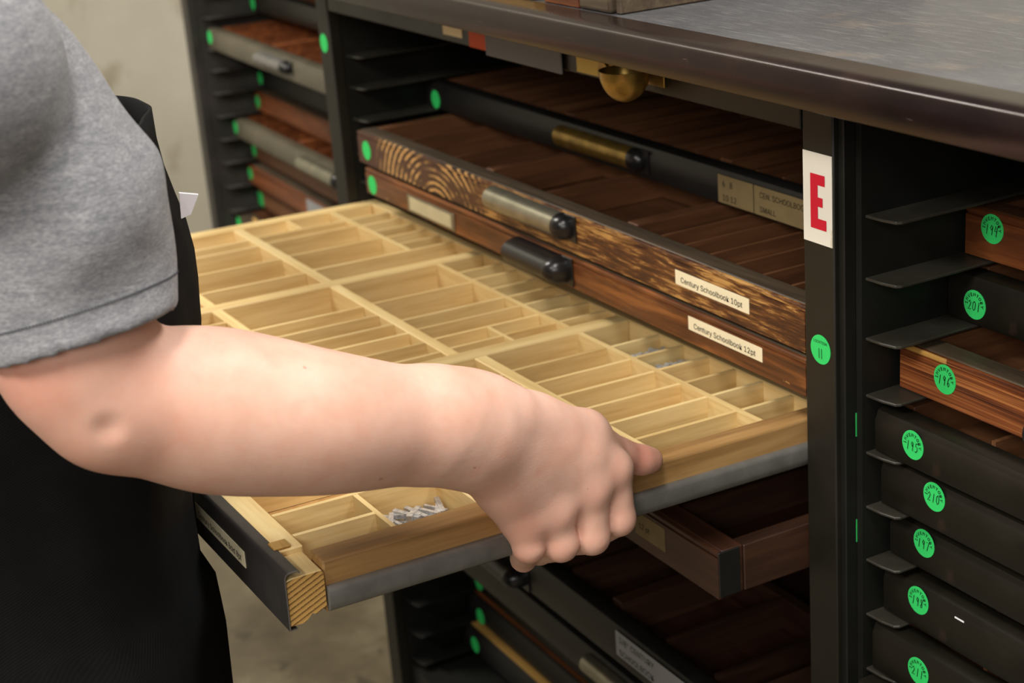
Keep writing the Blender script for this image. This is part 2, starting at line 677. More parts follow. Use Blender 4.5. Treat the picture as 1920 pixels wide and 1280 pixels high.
def disc_mb(r, y0, y1, x=0, z=0, n=36):
    mb = MB()
    vs = [(x + r * math.cos(2 * PI * i / n), y0, z + r * math.sin(2 * PI * i / n)) for i in range(n)]
    vs += [(a, y1, c) for a, _, c in vs]
    fs = [tuple(range(n)), tuple(range(2 * n - 1, n - 1, -1))]
    fs += [(i, i + n, (i + 1) % n + n, (i + 1) % n) for i in range(n)]
    return mb.add(vs, fs)


def round_sticker(parent, x, z, y, number=None, word='INVENTORY', r=0.0105, tilt=0.0):
    o = ob('round_sticker', disc_mb(r, y, y - 0.0004, x, z), 'green', parent)
    if number is None:
        return o
    items = []
    n = len(word)
    rr = r * 0.605
    span = math.radians(200 if len(word) > 8 else 100)
    sz = r * 0.425
    for i, ch in enumerate(word):
        vs, fs = glyphs(ch, sz, 0.018)
        if not len(vs):
            continue
        th = span / 2 - span * (i + 0.5) / n + tilt
        cx = (vs[:, 0].min() + vs[:, 0].max()) / 2
        ca, sa = math.cos(th), math.sin(th)
        p = [((a - cx) * ca - (b - 0) * sa, (a - cx) * sa + (b - 0) * ca) for a, b in vs]
        items.append((p, fs, x - rr * math.sin(th) , z + rr * math.cos(th)))
    h = r * 0.66
    wd = r * 0.40
    x0 = -wd * len(number) / 2
    for i, ch in enumerate(number):
        for st in DIG[ch]:
            pts = [(x0 + i * wd + p[0] * wd * 0.85 + p[1] * 0.12 * wd, -h * 0.62 + p[1] * h) for p in st]
            vs, fs = ribbon(pts, r * 0.055)
            items.append((vs, fs, x, z))
    lettering(o, items, y - 0.0004 - EPS)
    return o


def paper_label(parent, x0, x1, z0, z1, y, lines, size, mat='cream', margin=0.004, name='paper_label', ink='ink', squeeze=None, label=None):
    o = ob(name, MB().box(x0, x1, y - 0.0004, y, z0, z1), mat, parent)
    if label:
        o['label'] = label
    items = []
    nl = len(lines)
    for i, ln in enumerate(lines):
        vs, fs = glyphs(ln, size)
        if not len(vs):
            continue
        wd = vs[:, 0].max() - vs[:, 0].min()
        sx = 1.0
        av = (x1 - x0) - 2 * margin
        if squeeze or wd > av:
            sx = av / wd
        vv = [((a - vs[:, 0].min()) * sx, b) for a, b in vs]
        zz = z1 - (z1 - z0) * (i + 0.5) / nl - size * 0.33
        items.append((vv, fs, x0 + margin if nl == 1 or True else 0, zz))
    if items:
        lettering(o, items, y - 0.0004 - EPS, ink)
    return o


# ---- drawer pulls
def half_pull(parent, x0, x1, y, zc, rz, ry, mat, endmat='black', name='label_pull', end=True):
    """rounded label-holder pull lying along x on the front plane y"""
    mb = MB()
    n = 10
    prof = [(y - ry * math.sin(PI * i / n) ** 0.8, zc + rz * math.cos(PI * i / n)) for i in range(n + 1)]
    prof = prof[::-1]
    m = mb
    k = len(prof)
    m.extrude_x(prof, x0, x1)
    o = ob(name, mb, mat, parent, smooth='auto')
    if end:
        e = MB()
        seg = 6
        rings = []
        xs = [x1, x1 + 0.004, x1 + 0.010, x1 + 0.015, x1 + 0.0175]
        ks = [1.02, 1.06, 0.98, 0.72, 0.25]
        vs, fs = [], []
        for xx, kk in zip(xs, ks):
            vs += [(xx, y - ry * kk * math.sin(PI * i / n) ** 0.8, zc + rz * kk * math.cos(PI * i / n)) for i in range(n + 1)]
        for a in range(len(xs) - 1):
            for i in range(n):
                p = a * (n + 1) + i
                fs.append((p, p + 1, p + n + 2, p + n + 1))
            fs.append((a * (n + 1), (a + 1) * (n + 1), (a + 1) * (n + 1) + n, a * (n + 1) + n))
        fs.append(tuple(range(n, -1, -1)))
        fs.append(tuple(range((len(xs) - 1) * (n + 1), len(xs) * (n + 1))))
        e.add(vs, fs)
        ob('pull_cap', e, endmat, o, smooth='auto')
        ob('mounting_plate', MB().box(x1 + 0.004, x1 + 0.024, y - 0.0015, y, zc - rz * 1.05, zc + rz * 1.05), endmat, o, bevel=0.0005)
    return o


def cup_pull(parent, xc, y, zt, hw, h, d, mat, name='cup_pull', plate=True):
    """quarter-dome cup pull, open below"""
    nu, nv = 14, 7
    vs, fs = [], []
    for sgn, k in ((0, 1.0), (1, 0.86)):
        for j in range(nv + 1):
            t = (j / nv) * PI / 2
            for i in range(nu + 1):
                u = PI * i / nu
                vs.append((xc - hw * k * math.cos(u) * (0.35 + 0.65 * math.sin(t) ** 0.6),
                           y - d * k * math.sin(u) ** 0.7 * math.sin(t),
                           zt - h + h * k * math.cos(t)))
    w_ = nu + 1
    off = (nv + 1) * w_
    for j in range(nv):
        for i in range(nu):
            p = j * w_ + i
            fs.append((p, p + 1, p + 1 + w_, p + w_))
            q = p + off
            fs.append((q, q + w_, q + 1 + w_, q + 1))
    for i in range(nu):
        p = nv * w_ + i
        fs.append((p, p + 1, p + 1 + off, p + off))
    mb = MB().add(vs, fs)
    o = ob(name, mb, mat, parent, smooth='auto')
    if plate:
        ob('mounting_plate', MB().box(xc - hw * 1.02, xc + hw * 1.02, y - 0.0012, y, zt - h * 0.25, zt + h * 0.12), mat, o, bevel=0.0005)
    return o


# ------------------------------------------------------------------ structure
FZ = -0.76
fl = ob('floor', MB().box(-2.65, 1.9, -3.2, 1.6, FZ - 0.05, FZ), 'floor')
tag(fl, kind='structure', label='mottled brown grey concrete floor')
wl = ob('wall_left', MB().box(-2.75, -2.60, -3.2, 1.6, FZ, 2.1), 'wall')
tag(wl, kind='structure', label='pale stained plaster wall behind the far cabinet')
wb = ob('wall_back', MB().box(-2.65, 1.9, 1.5, 1.6, FZ, 2.1), 'wall')
tag(wb, kind='structure', label='pale plaster wall behind the cabinets')

# ------------------------------------------------------------------ main cabinet
P = 0.8728
PW = 0.0327
CT = 0.1905      # underside of the counter slab
cab = empty('type_cabinet', (0, 0, FZ))
tag(cab, 'dark olive steel type cabinet with open bays and a red letter E on its post', 'cabinet')


def cz(z):
    return z - FZ


def add_post(x, par, z1=CT):
    o = ob('post', MB().box(x, x + PW, 0.0, 0.014, 0.0, cz(z1) - 0.0006), 'post', par, bevel=0.0012, seg=2)
    return o


def add_wall(x0, x1, par, y0=0.014, y1=0.50, z1=CT):
    return ob('side_panel', MB().box(x0, x1, y0, y1, 0.0, cz(z1) - 0.0006), 'inner', par)


posts = {}
for k, x in (('far', -P), ('mid', 0.0), ('near', P)):
    posts[k] = add_post(x, cab)
    add_wall(x + 0.0005, x + (0.0335 if k == 'far' else 0.0447), cab)
    if k != 'far':
        ob('post_lip', MB().box(x + PW, x + PW + 0.006, 0.004, 0.014, 0.0, cz(CT) - 0.0006), 'inner', cab, bevel=0.0006)
ob('back_panel', MB().box(-P, P + 0.0447, 0.50, 0.506, 0.0, cz(CT) - 0.0006), 'inner', cab)
ob('base_panel', MB().box(-P + 0.034, P, 0.015, 0.4995, 0.0, 0.055), 'inner', cab)


def ledge(x0, x1, z, par, y0=0.0168, y1=0.48, mat='runner'):
    """sheet steel ledge with a clipped, folded front tip"""
    s = 1 if x1 > x0 else -1
    wd = abs(x1 - x0)
    n = 4
    vs = []
    c = [(x0, y0), (x0 + s * wd * 0.55, y0 + 0.001), (x0 + s * wd * 0.92, y0 + 0.0035), (x1, y0 + 0.007), (x1, y1), (x0, y1)]
    vs = [(x, y, z - 0.0022) for x, y in c] + [(x, y, z) for x, y in c]
    k = len(c)
    fs = [tuple(range(k - 1, -1, -1)), tuple(range(k, 2 * k))] + [(i, (i + 1) % k, (i + 1) % k + k, i + k) for i in range(k)]
    mb = MB().add(vs, fs)
    return ob('runner', mb, mat, par, bevel=0.0006)


RZ = [0.0731, 0.0289, -0.0146, -0.0567, -0.1004, -0.1427, -0.1851, -0.2295, -0.2754, -0.320, -0.364]
for z in RZ:
    ledge(0.0447, 0.074, cz(z), cab)
    ledge(P + 0.0005, P - 0.029, cz(z), cab)
LZ = [0.0755, 0.0400, 0.0035, -0.0365, -0.0695, -0.1315, -0.173, -0.2150, -0.2590, -0.3025, -0.353, -0.396, -0.436, -0.475, -0.522, -0.5665, -0.6105, -0.6545, -0.6945]
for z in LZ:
    ledge(-P + 0.0335, -P + 0.0640, cz(z), cab, mat='runner' if z > -0.1 else 'inner')  # lower ledges take the dark enamel, painting in the shade down there
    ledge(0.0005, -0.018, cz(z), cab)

# letter sign and location sticker on the middle post
sg = ob('letter_sign', MB().box(0.0010, 0.0317, -0.0006, 0.0, cz(0.0503), cz(0.1139)), 'sign', posts['mid'])
sg['label'] = 'white sign with a red letter E'
pe = [(0, 0), (0.0168, 0), (0.0168, 0.0075), (0.0078, 0.0075), (0.0078, 0.0160), (0.0130, 0.0160), (0.0130, 0.0225), (0.0078, 0.0225), (0.0078, 0.0310), (0.0154, 0.0310), (0.0154, 0.0385), (0, 0.0385)]
me = bpy.data.meshes.new('lettering')
me.from_pydata([(0.0092 + a, -0.0006 - EPS, cz(0.0608) + b) for a, b in pe], [], [tuple(range(len(pe)))])
ob('lettering', me, 'red', sg)
st = ob('round_sticker', disc_mb(0.0108, 0.0, -0.0004, 0.0174, cz(-0.0272)), 'green', posts['mid'])
its = []
vs, fs = glyphs('LOCATION', 0.0040)
its.append((vs, fs, 0.0174 - vs[:, 0].max() / 2, cz(-0.0225)))
for dx in (-0.0014, 0.0014):
    a, b = ribbon([(dx, 0.0), (dx + 0.0002, -0.0075)], 0.0006)
    its.append((a, b, 0.0174, cz(-0.0262)))
lettering(st, its, -0.0004 - EPS)
ob('round_sticker', disc_mb(0.0105, 0.0, -0.0004, -0.8592, cz(0.0888)), 'green', posts['far'])
# folded green sticker edges on the inner panel beside the post
for z in (-0.072, -0.155):
    ob('sticker_edge', MB().box(0.0387, 0.0389, 0.0131, 0.0139, cz(z - 0.018), cz(z)), 'green', posts['mid'])

# ------------------------------------------------------------------ counter
ctop = empty('countertop', (0, 0, CT))
tag(ctop, 'scratched black countertop with a rounded burgundy metal edge', 'countertop')
zt = 0.1931 - CT
X0, X1 = -P - 0.003, 1.10
ob('worktop', MB().box(X0, X1, -0.045, 0.62, 0.0, zt), 'counter', ctop)
ya = -0.0754
prof = [(-0.044, zt - 0.001), (-0.044, zt + 0.0008)]
for i in range(7):
    a = PI / 2 * i / 6
    prof.append((ya + 0.010 - 0.010 * math.sin(a) + 0.002, zt - 0.004 + 0.0052 * math.cos(a)))
zb = 0.1655 - CT
prof += [(ya, zt - 0.010), (ya, zb + 0.007), (ya + 0.002, zb + 0.002), (ya + 0.007, zb), (ya + 0.020, zb + 0.0005), (ya + 0.020, zb + 0.003), (ya + 0.004, zb + 0.006), (ya + 0.004, zt - 0.006)]
ob('edge_trim', MB().extrude_x(prof, X0, X1), 'trim', ctop, smooth='auto')

# shallow drawer front under the counter
dr = empty('counter_drawer', (0, 0, 0.127))
tag(dr, 'shallow dark drawer under the counter with brass cup pull and coloured labels', 'drawer')
ob('drawer_front', MB().box(-P + PW + 0.004, -0.002, 0.0, 0.012, 0.0, 0.055), 'olive', dr, bevel=0.0008)
ob('drawer_box', MB().box(-P + 0.066, -0.022, 0.012, 0.40, 0.004, 0.048), 'inner', dr)
paper_label(dr, -0.548, -0.508, 0.006, 0.026, -0.0001, [], 0.01, 'cream')
paper_label(dr, -0.494, -0.442, 0.0, 0.022, -0.0001, [], 0.01, 'orange')
ob('label_plate', MB().box(-0.455, -0.318, -0.004, -0.0022, -0.003, 0.03), 'greyplate', dr, bevel=0.0015, seg=2)
ob('tape', MB().box(-0.298, -0.262, -0.0006, 0.0, 0.002, 0.022), 'yellowtape', dr)
bw_ = MB()
nu, nv = 20, 8
vs, fs = [], []
for k_ in (1.0, 0.93):
    for a in range(nv + 1):
        tt = PI / 2 * a / nv
        for b in range(nu):
            u = 2 * PI * b / nu
            vs.append((-0.190 + 0.0215 * k_ * math.cos(u) * math.cos(tt), -0.0215 + 0.0195 * k_ * math.sin(u) * math.cos(tt), 0.0205 - 0.0250 * k_ * math.sin(tt)))
for sh in (0, (nv + 1) * nu):
    for a in range(nv):
        for b in range(nu):
            fs.append((sh + a * nu + b, sh + a * nu + (b + 1) % nu, sh + (a + 1) * nu + (b + 1) % nu, sh + (a + 1) * nu + b))
for b in range(nu):
    o_ = (nv + 1) * nu
    fs.append((b, (b + 1) % nu, (b + 1) % nu + o_, b + o_))
cp = ob('bowl_pull', bw_.add(vs, fs), 'brass', dr, smooth='auto')
ob('mounting_plate', MB().box(-0.262, -0.166, -0.0016, 0.0, 0.006, 0.030), 'brass', cp, bevel=0.0006)
for i in range(3):
    ob('scallop', disc_mb(0.0080, -0.0017, -0.0035, -0.252 + 0.012 * i, 0.008 - 0.004 * i, 20), 'brass', cp, bevel=0.0005)

# things on the counter
bx = empty('wooden_galley_box', (-0.275, -0.040, 0.1934))
tag(bx, 'dark brown grooved wooden box standing near the counter edge', 'box')
ob('front_board', MB().box(0, 0.052, 0.0, 0.012, 0.0, 0.060), 'red_x', bx, bevel=0.001)
ob('corner_block', MB().box(0.053, 0.099, 0.0, 0.014, 0.0, 0.060), 'dark_x', bx, bevel=0.003, seg=2)
ob('side_board', MB().box(0.085, 0.101, 0.0145, 0.30, 0.004, 0.060), 'dark_x', bx, bevel=0.002)
ob('side_strip', MB().box(0.1012, 0.108, 0.004, 0.30, 0.0, 0.022), 'dark_x', bx, bevel=0.001)
ob('bottom_board', MB().box(0.0, 0.0845, 0.0125, 0.30, 0.0, 0.006), 'brown_x', bx)
ob('left_board', MB().box(0.0, 0.012, 0.0125, 0.30, 0.0065, 0.060), 'dark_x', bx, bevel=0.001)
ob('back_board', MB().box(0.0125, 0.0845, 0.288, 0.30, 0.0065, 0.060), 'dark_x', bx, bevel=0.001)
pl = ob('wooden_board', MB().box(0, 0.40, 0, 0.20, 0, 0.020), 'yellow_x', None, (-0.690, -0.042, 0.1943), bevel=0.0015)
tag(pl, 'golden yellow wooden board lying on the counter beside the brown box', 'board')


# ------------------------------------------------------------------ type cases
def case_interior(par, Wd, D, H, rail, dense, mats, zt=None, sparse=False):
    """three sections of compartments; coordinates in the case frame (x right, y back)"""
    mx, my = mats
    zt = H - 0.002 if zt is None else zt
    zb = 0.005
    x_in0, x_in1 = rail, Wd - rail
    bw = 0.016
    sec = (x_in1 - x_in0 - 2 * bw) / 3
    cache = {}

    def dv(x, y0, y1, t=0.0036):
        key = (round(y1 - y0, 4), t)
        if key not in cache:
            cache[key] = MB().box(0, t, 0, y1 - y0, zb, zt).mesh('divider')
            cache[key].materials.append(M[my])
        ob('divider', cache[key], None, par, (x, y0, 0))

    def cross(x0, x1, y, t=0.0036, nm='divider'):
        ob(nm, MB().box(x0, x1, y, y + t, zb, zt), mx, par)

    y1 = D - 0.016
    y0 = 0.026
    for s in range(3):
        a = x_in0 + s * (sec + bw)
        b = a + sec
        if s:
            ob('section_bar', MB().box(a - bw, a, y0, y1, zb, zt + 0.001), my, par, bevel=0.0008)
        r1 = y0 + 0.125
        r2 = y0 + 0.245
        cross(a, b, r1, 0.010, 'cross_rail')
        cross(a, b, r2, 0.010, 'cross_rail')
        if sparse and s < 2:
            for i in ((3,) if s else (2, 5)):
                dv(a + sec * i / 7, y0, r1)
            for i in (1, 6):
                dv(a + sec * i / 7, r1 + 0.010, r2)
        elif dense:
            n = 7
            for i in range(1, n):
                x = a + sec * i / n
                if dense > 1 or i % 2 == 0 or s == 2:
                    dv(x, y0, r1)
                dv(x, r1 + 0.010, r2)
                if dense > 1:
                    dv(x, r2 + 0.010, y1)
        else:
            for i in (2, 4, 5):
                dv(a + sec * i / 7, y0, r1)


def type_case(name, label, x0, x1, y, zt, H, front='olive', top=None, inner=('brown_x', 'brown_y'), dense=0, D=0.435,
              sticker=None, number=None, parent_rot=0.0, origin=None, metal=True, group=None, sparse=False):
    """origin = left front bottom corner; returns the Empty"""
    if origin is None:
        origin = (x0, y, zt - H)
    o = empty(name, origin, (0, 0, parent_rot))
    tag(o, label, 'type case', group)
    Wd = x1 - x0
    # front with a rolled (metal) or moulded (wood) top edge
    if metal:
        pr = [(0.004, 0.0), (0.0012, 0.0004), (0.0, 0.003), (0.0, H - 0.008), (0.0012, H - 0.006), (0.0015, H - 0.0045), (0.003, H - 0.0012), (0.006, H), (0.017, H), (0.0195, H - 0.001), (0.020, H - 0.006), (0.020, 0.0)]
    else:
        pr = [(0.0, 0.0), (0.0, H - 0.0060), (0.0016, H - 0.0055), (0.0016, H - 0.0044), (0.0004, H - 0.0040), (0.0004, H - 0.0015), (0.0016, H - 0.0006), (0.003, H - 0.0005), (0.003, 0.0)]
    fr = ob('front', MB().extrude_x(pr[::-1], 0, Wd), front, o, smooth='auto')
    rl = 0.014
    if not metal:
        ob('front_rail', MB().box(0.0, Wd, 0.0035, 0.023, 0.0, H), top or 'dark_x', o, bevel=0.0015, seg=2)
    im = inner
    ob('side_rail', MB().box(0, rl, 0.0235, D - 0.0145, 0.0, H - 0.001), im[1], o, bevel=0.0008)
    ob('side_rail', MB().box(Wd - rl, Wd, 0.0235, D - 0.0145, 0.0, H - 0.001), im[1], o, bevel=0.0008)
    ob('back_rail', MB().box(0, Wd, D - 0.014, D, 0.0, H - 0.001), im[0], o, bevel=0.0008)
    ob('bottom_board', MB().box(rl, Wd - rl, 0.0235, D - 0.0145, 0.0, 0.004), im[0], o)
    case_interior(o, Wd, D, H, rl, dense, im, sparse=sparse)
    if sticker is not None:
        round_sticker(fr, sticker[0] - x0, sticker[1] - (zt - H), -0.0, number)
    return o


# --- centre bay
cx0, cx1 = -P + 0.0460, -0.0015
T = type_case('type_case', 'black steel case set back above the zebra grain case, with brass pull and tan labels',
              cx0, cx1, 0.106, 0.0350, 0.0312, 'blueblack', inner=('brown_x', 'brown_y'), dense=2, sticker=(-0.805, 0.0155), D=0.385)
pb = half_pull(T, -0.520 - cx0, -0.385 - cx0, 0.0, 0.0165, 0.0105, 0.011, 'brass')
paper_label(T, -0.253 - cx0, -0.203 - cx0, 0.002, 0.0265, 0.0, [' 6   8', '10 12'], 0.0105, 'tanpaper', 0.007)
paper_label(T, -0.2015 - cx0, -0.090 - cx0, 0.002, 0.0265, 0.0, ['CEN. SCHOOLBOOK', '      SMALL'], 0.0095, 'tanpaper', 0.008)

A = type_case('type_case', 'worn wooden case with zebra grain front labelled Century Schoolbook 10pt', cx0 + 0.033, cx1, 0.001, 0.0, 0.0355, 'zebra', 'dark_x',
              dense=2, sticker=(-0.7712, -0.0195), metal=False, sparse=True)
ax = cx0 + 0.033
pb = half_pull(A, -0.470 - ax, -0.342 - ax, 0.0, 0.0225, 0.0115, 0.014, 'silver')
paper_label(A, -0.1650 - ax, -0.0675 - ax, 0.0355 - 0.0238, 0.0355 - 0.0118, 0.0, ['Century Schoolbook 10pt'], 0.0088, 'cream', 0.008, squeeze=True)
B = type_case('type_case', 'reddish brown wooden case labelled Century Schoolbook 12pt below the zebra grain case', cx0 + 0.045, cx1, 0.001, -0.0400, 0.0290, 'worn_red', 'dark_x',
              dense=0, sticker=(-0.7648, -0.0575), metal=False)
bx0 = cx0 + 0.045
hB = 0.0690
ob('label_window', MB().box(-0.672 - bx0, -0.562 - bx0, -0.0012, 0.0, hB - 0.0675, hB - 0.0490), 'silver', B, bevel=0.004, seg=3)
ob('paper_label', MB().box(-0.666 - bx0, -0.568 - bx0, -0.0016, -0.00125, hB - 0.0650, hB - 0.0510), 'yellowed', B, bevel=0.002)
bc = half_pull(B, -0.428 - bx0, -0.352 - bx0, 0.0, hB - 0.0545, 0.0125, 0.020, 'black', 'black', 'cup_pull')
paper_label(B, -0.1492 - bx0, -0.0526 - bx0, hB - 0.0578, hB - 0.0465, 0.0, ['Century Schoolbook 12pt'], 0.0088, 'cream', 0.008, squeeze=True)

# wooden case sticking out low in the bay
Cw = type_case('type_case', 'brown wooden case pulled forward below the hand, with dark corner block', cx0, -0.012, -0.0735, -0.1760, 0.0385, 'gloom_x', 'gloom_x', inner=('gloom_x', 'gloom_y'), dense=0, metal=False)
wd = -0.012 - cx0
ob('corner_block', MB().box(wd - 0.002, wd + 0.0006, 0.0005, 0.020, 0.0006, 0.0380), 'blueblack', Cw, bevel=0.0008)
paper_label(Cw, wd - 0.112, wd - 0.070, 0.010, 0.030, 0.0, ['12 pt'], 0.009, 'tanpaper', 0.006)

low = [
    ('black steel case labelled Century Schoolbook in pencil capitals, below the hand', -0.030, -0.3560, 0.0390, 'blueblack', None),
    ('plain black steel case directly under the pencil labelled case', 0.060, -0.4010, 0.0340, 'olive', None),
    ('black steel case with shiny nickel pull under the pencil labelled case', 0.000, -0.4400, 0.0340, 'blueblack', None),
    ('plain dark steel case set back below the nickel pull case', 0.080, -0.5260, 0.0340, 'olive', None),
    ('dark steel case with topmost dim green dot at bay foot', 0.100, -0.5760, 0.0340, 'olive', (-0.795, -0.5960)),
    ('dark steel case with brown top edge at bay foot', 0.098, -0.6200, 0.0340, 'blueblack', (-0.795, -0.6440)),
    ('dark steel case with cream top edge, lowest at bay foot', 0.087, -0.6595, 0.0340, 'blueblack', (-0.795, -0.6810)),
]
lowobs = []
for i, (lb, y, zt_, H_, fm, stc) in enumerate(low):
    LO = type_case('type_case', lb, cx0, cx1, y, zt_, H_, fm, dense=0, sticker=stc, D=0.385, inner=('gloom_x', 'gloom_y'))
    lowobs.append(LO)
    LO['group'] = 'type cases in the centre bay'
    if i == 5:
        ob('top_strip', MB().box(0.002, cx1 - cx0 - 0.002, 0.006, 0.0185, H_ + 0.0001, H_ + 0.0012), 'orange_x', LO)
    if i == 6:
        ob('top_strip', MB().box(0.002, cx1 - cx0 - 0.002, 0.005, 0.0195, H_ + 0.0001, H_ + 0.0012), 'yellow_x', LO)
half_pull(lowobs[0], -0.500 - cx0, -0.424 - cx0, 0.0, 0.012, 0.0105, 0.020, 'black', 'black', 'cup_pull')
paper_label(lowobs[0], -0.2400 - cx0, -0.125 - cx0, 0.0095, 0.0345, 0.0, ['3/8" CENTURY', '   SCHOOLBOOK'], 0.0115, 'greypaper', 0.006)
half_pull(lowobs[2], -0.345 - cx0, -0.225 - cx0, 0.0, 0.0185, 0.0100, 0.012, 'silver')

for o_ in (T, A, B, Cw):
    o_['group'] = 'type cases in the centre bay'

# --- right bay
rb = [
    # label, y, top, bottom, front, number, sticker px offset (x, dz from top)
    ('brown wooden case marked inventory 194, topmost in the right bay', 0.1018, 0.0646, 0.0300, 'red_x', '194', (0.0880, 0.0465), False),
    ('black steel case marked inventory 201 below the topmost wooden case', 0.0871, 0.0215, -0.0136, 'olive', '201', (0.0895, 0.0065), True),
    ('striped red brown wooden case marked inventory 196 with splintered top edge', 0.0435, -0.0220, -0.0557, 'striped_red', '196', (0.0955, -0.0365), False),
    ('dark olive steel case marked inventory 195 directly below the striped wooden case', 0.0210, -0.0670, -0.0994, 'olive', '195', (0.0905, -0.0815), True),
    ('dark olive steel case marked inventory 210, under the one marked 195', 0.0265, -0.1060, -0.1417, 'olive', '210', (0.1085, -0.1235), True),
    ('black olive steel case marked inventory 197', 0.0350, -0.1520, -0.1841, 'olive', '197', (0.1040, -0.1655), True),
    ('dark olive steel case marked inventory 198 with a small white scratch', 0.0290, -0.1930, -0.2285, 'olive', '198', (0.1010, -0.2060), True),
    ('dark olive steel case marked inventory 211, second lowest in the right bay', 0.0185, -0.2355, -0.2744, 'olive', '211', (0.0995, -0.2510), True),
    ('dark olive steel case lowest in view, under the one marked 211', 0.0030, -0.2790, -0.3190, 'olive', None, None, True),
]
rx0, rx1 = 0.0500, P - 0.004
stick_px = [(1861, 429), (1828, 571), (1772, 711), (1712, 834), (1752, 931), (1733, 1018), (1722, 1125), (1722, 1258)]
Rm = np.array(Euler(ROT).to_matrix())


def at_y(px, py, y):
    d = Rm @ np.array([(px - 960) / FPX, -(py - 640) / FPX, -1.0])
    t = (y - CAM[1]) / d[1]
    return CAM + t * d


RB = []
for i, (lb, y, zt_, zb_, fm, num, s_, met) in enumerate(rb):
    stc = None
    if num:
        q = at_y(*stick_px[i], y)
        stc = (q[0], q[2])
    RBo = type_case('type_case', lb, rx0, rx1, y, zt_, zt_ - zb_, fm, dense=0, sticker=stc, number=num, metal=met, D=0.385,
                    top='dark_x' if i else 'brown_x')
    RB.append(RBo)
    RBo['group'] = 'type cases in the right bay'
ob('splintered_edge', MB().box(0.003, 0.046, -0.0004, 0.0030, 0.0290, 0.0330), 'yellow_x', RB[2], bevel=0.001)
half_pull(RB[2], 0.132, 0.19, 0.0, 0.012, 0.012, 0.016, 'black', 'black', 'cup_pull')
ob('scratch', MB().box(0.074, 0.083, -0.0003, 0.0, 0.027, 0.0282), 'white', RB[6])

# ------------------------------------------------------------------ far cabinet on the left
TH = math.radians(1.5)
LS = Vector((-0.8775, 0.08, 0))
far = empty('type_cabinet', (LS.x, LS.y, FZ), (0, 0, -TH))
tag(far, 'second dark steel type cabinet at far left beside the plaster wall', 'cabinet')
LW = -0.8385
add_x = [LW, -0.0485]
for x in add_x:
    ob('post', MB().box(x, x + PW, 0.0, 0.014, 0.0, cz(CT)), 'farpanel', far, bevel=0.001)
ob('side_panel', MB().box(LW + 0.0005, LW + 0.038, 0.014, 0.5, 0, cz(CT)), 'farpanel', far)
ob('side_panel', MB().box(-0.053, -0.017, 0.014, 0.5, 0, cz(CT)), 'blueblack', far)
ob('back_panel', MB().box(LW + 0.038, -0.053, 0.49, 0.5, 0, cz(CT)), 'inner', far)
ob('base_panel', MB().box(LW + 0.038, -0.053, 0.014, 0.49, 0, 0.05), 'inner', far)
ob('top_panel', MB().box(LW, -0.017, 0.0, 0.5, cz(CT) + 0.0003, cz(CT) + 0.03), 'blueblack', far, bevel=0.002)
for z in (0.0590, 0.0192, -0.0308, -0.0645, -0.1008, -0.1383, -0.1763, -0.2148, -0.2548, -0.2958, -0.3348, -0.375, -0.415):
    ledge(LW + 0.038, LW + 0.062, cz(z), far, 0.02, mat='farpanel')
lf = [
    # label, y, top, H, front mat, sticker, wood?
    ('dark steel case with white label, topmost in the far left cabinet', 0.100, 0.0530, 0.0330, 'olive', 0.0304, True),
    ('grey green steel case pulled forward with brown wooden compartments, far left cabinet', 0.0235, 0.0020, 0.0320, 'greygreen', -0.0109, True),
    ('black steel case set back under the upper grey green case', 0.097, -0.0680, 0.0320, 'inner', -0.0866, True),
    ('orange brown wooden case between the two grey green cases', 0.0880, -0.1065, 0.0310, 'orange_x', -0.1240, False),
    ('grey green steel case pulled forward with nickel label pull, far left cabinet', 0.0455, -0.1455, 0.0300, 'greygreen', -0.1592, True),
    ('dark brown wooden case set back under the lower grey green case', 0.0715, -0.1830, 0.0310, 'brown_x', -0.2055, False),
    ('brown wooden case with metal corner above the tray edge, far left cabinet', 0.0600, -0.2230, 0.0310, 'orange_x', -0.2386, False),
    ('reddish wooden case with square green sticker, far left cabinet', 0.0720, -0.2640, 0.0310, 'brown_x', -0.2840, False),
    ('grey brown wooden case lowest seen, touching the tray edge at far left', 0.0300, -0.3030, 0.0310, 'dark_x', -0.3158, False),
]
lx0, lx1 = -0.795, -0.057
LF = []
for i, (lb, y, zt_, H_, fm, stz, met) in enumerate(lf):
    org = Vector((lx0, y, 0))
    org.rotate(Euler((0, 0, -TH)))
    org += LS
    org.z = zt_ - H_
    e = type_case('type_case', lb, lx0, lx1, y, zt_, H_, fm, inner=('orange_x', 'orange_x') if i in (1, 4) else ('brown_x', 'brown_y'),
                  dense=1 if i in (1, 4) else 0, metal=met, origin=org, parent_rot=-TH, D=0.375, sticker=(-0.782, max(stz, zt_ - H_ + 0.0125)) if i != 7 else None)
    LF.append(e)
    e['group'] = 'type cases in the far left cabinet'
paper_label(LF[0], 0.395, 0.470, 0.010, 0.026, 0.0, [], 0.01, 'white')
cup_pull(LF[0], 0.47, 0.0, 0.012, 0.025, 0.012, 0.014, 'black')
half_pull(LF[1], 0.262, 0.372, 0.0, 0.019, 0.009, 0.014, 'steel')
half_pull(LF[4], 0.330, 0.470, 0.0, 0.016, 0.0115, 0.014, 'silver')
ob('square_sticker', MB().box(0.002, 0.026, -0.0006, 0.0, 0.001, 0.023), 'green', LF[7])
ob('corner_plate', MB().box(0.28, 0.40, -0.001, 0.0, 0.004, 0.028), 'greypaper', LF[6], bevel=0.001)
ob('tab', MB().box(0.100, 0.122, -0.003, 0.0, 0.020, 0.046), 'yellow_x', LF[8], bevel=0.002)

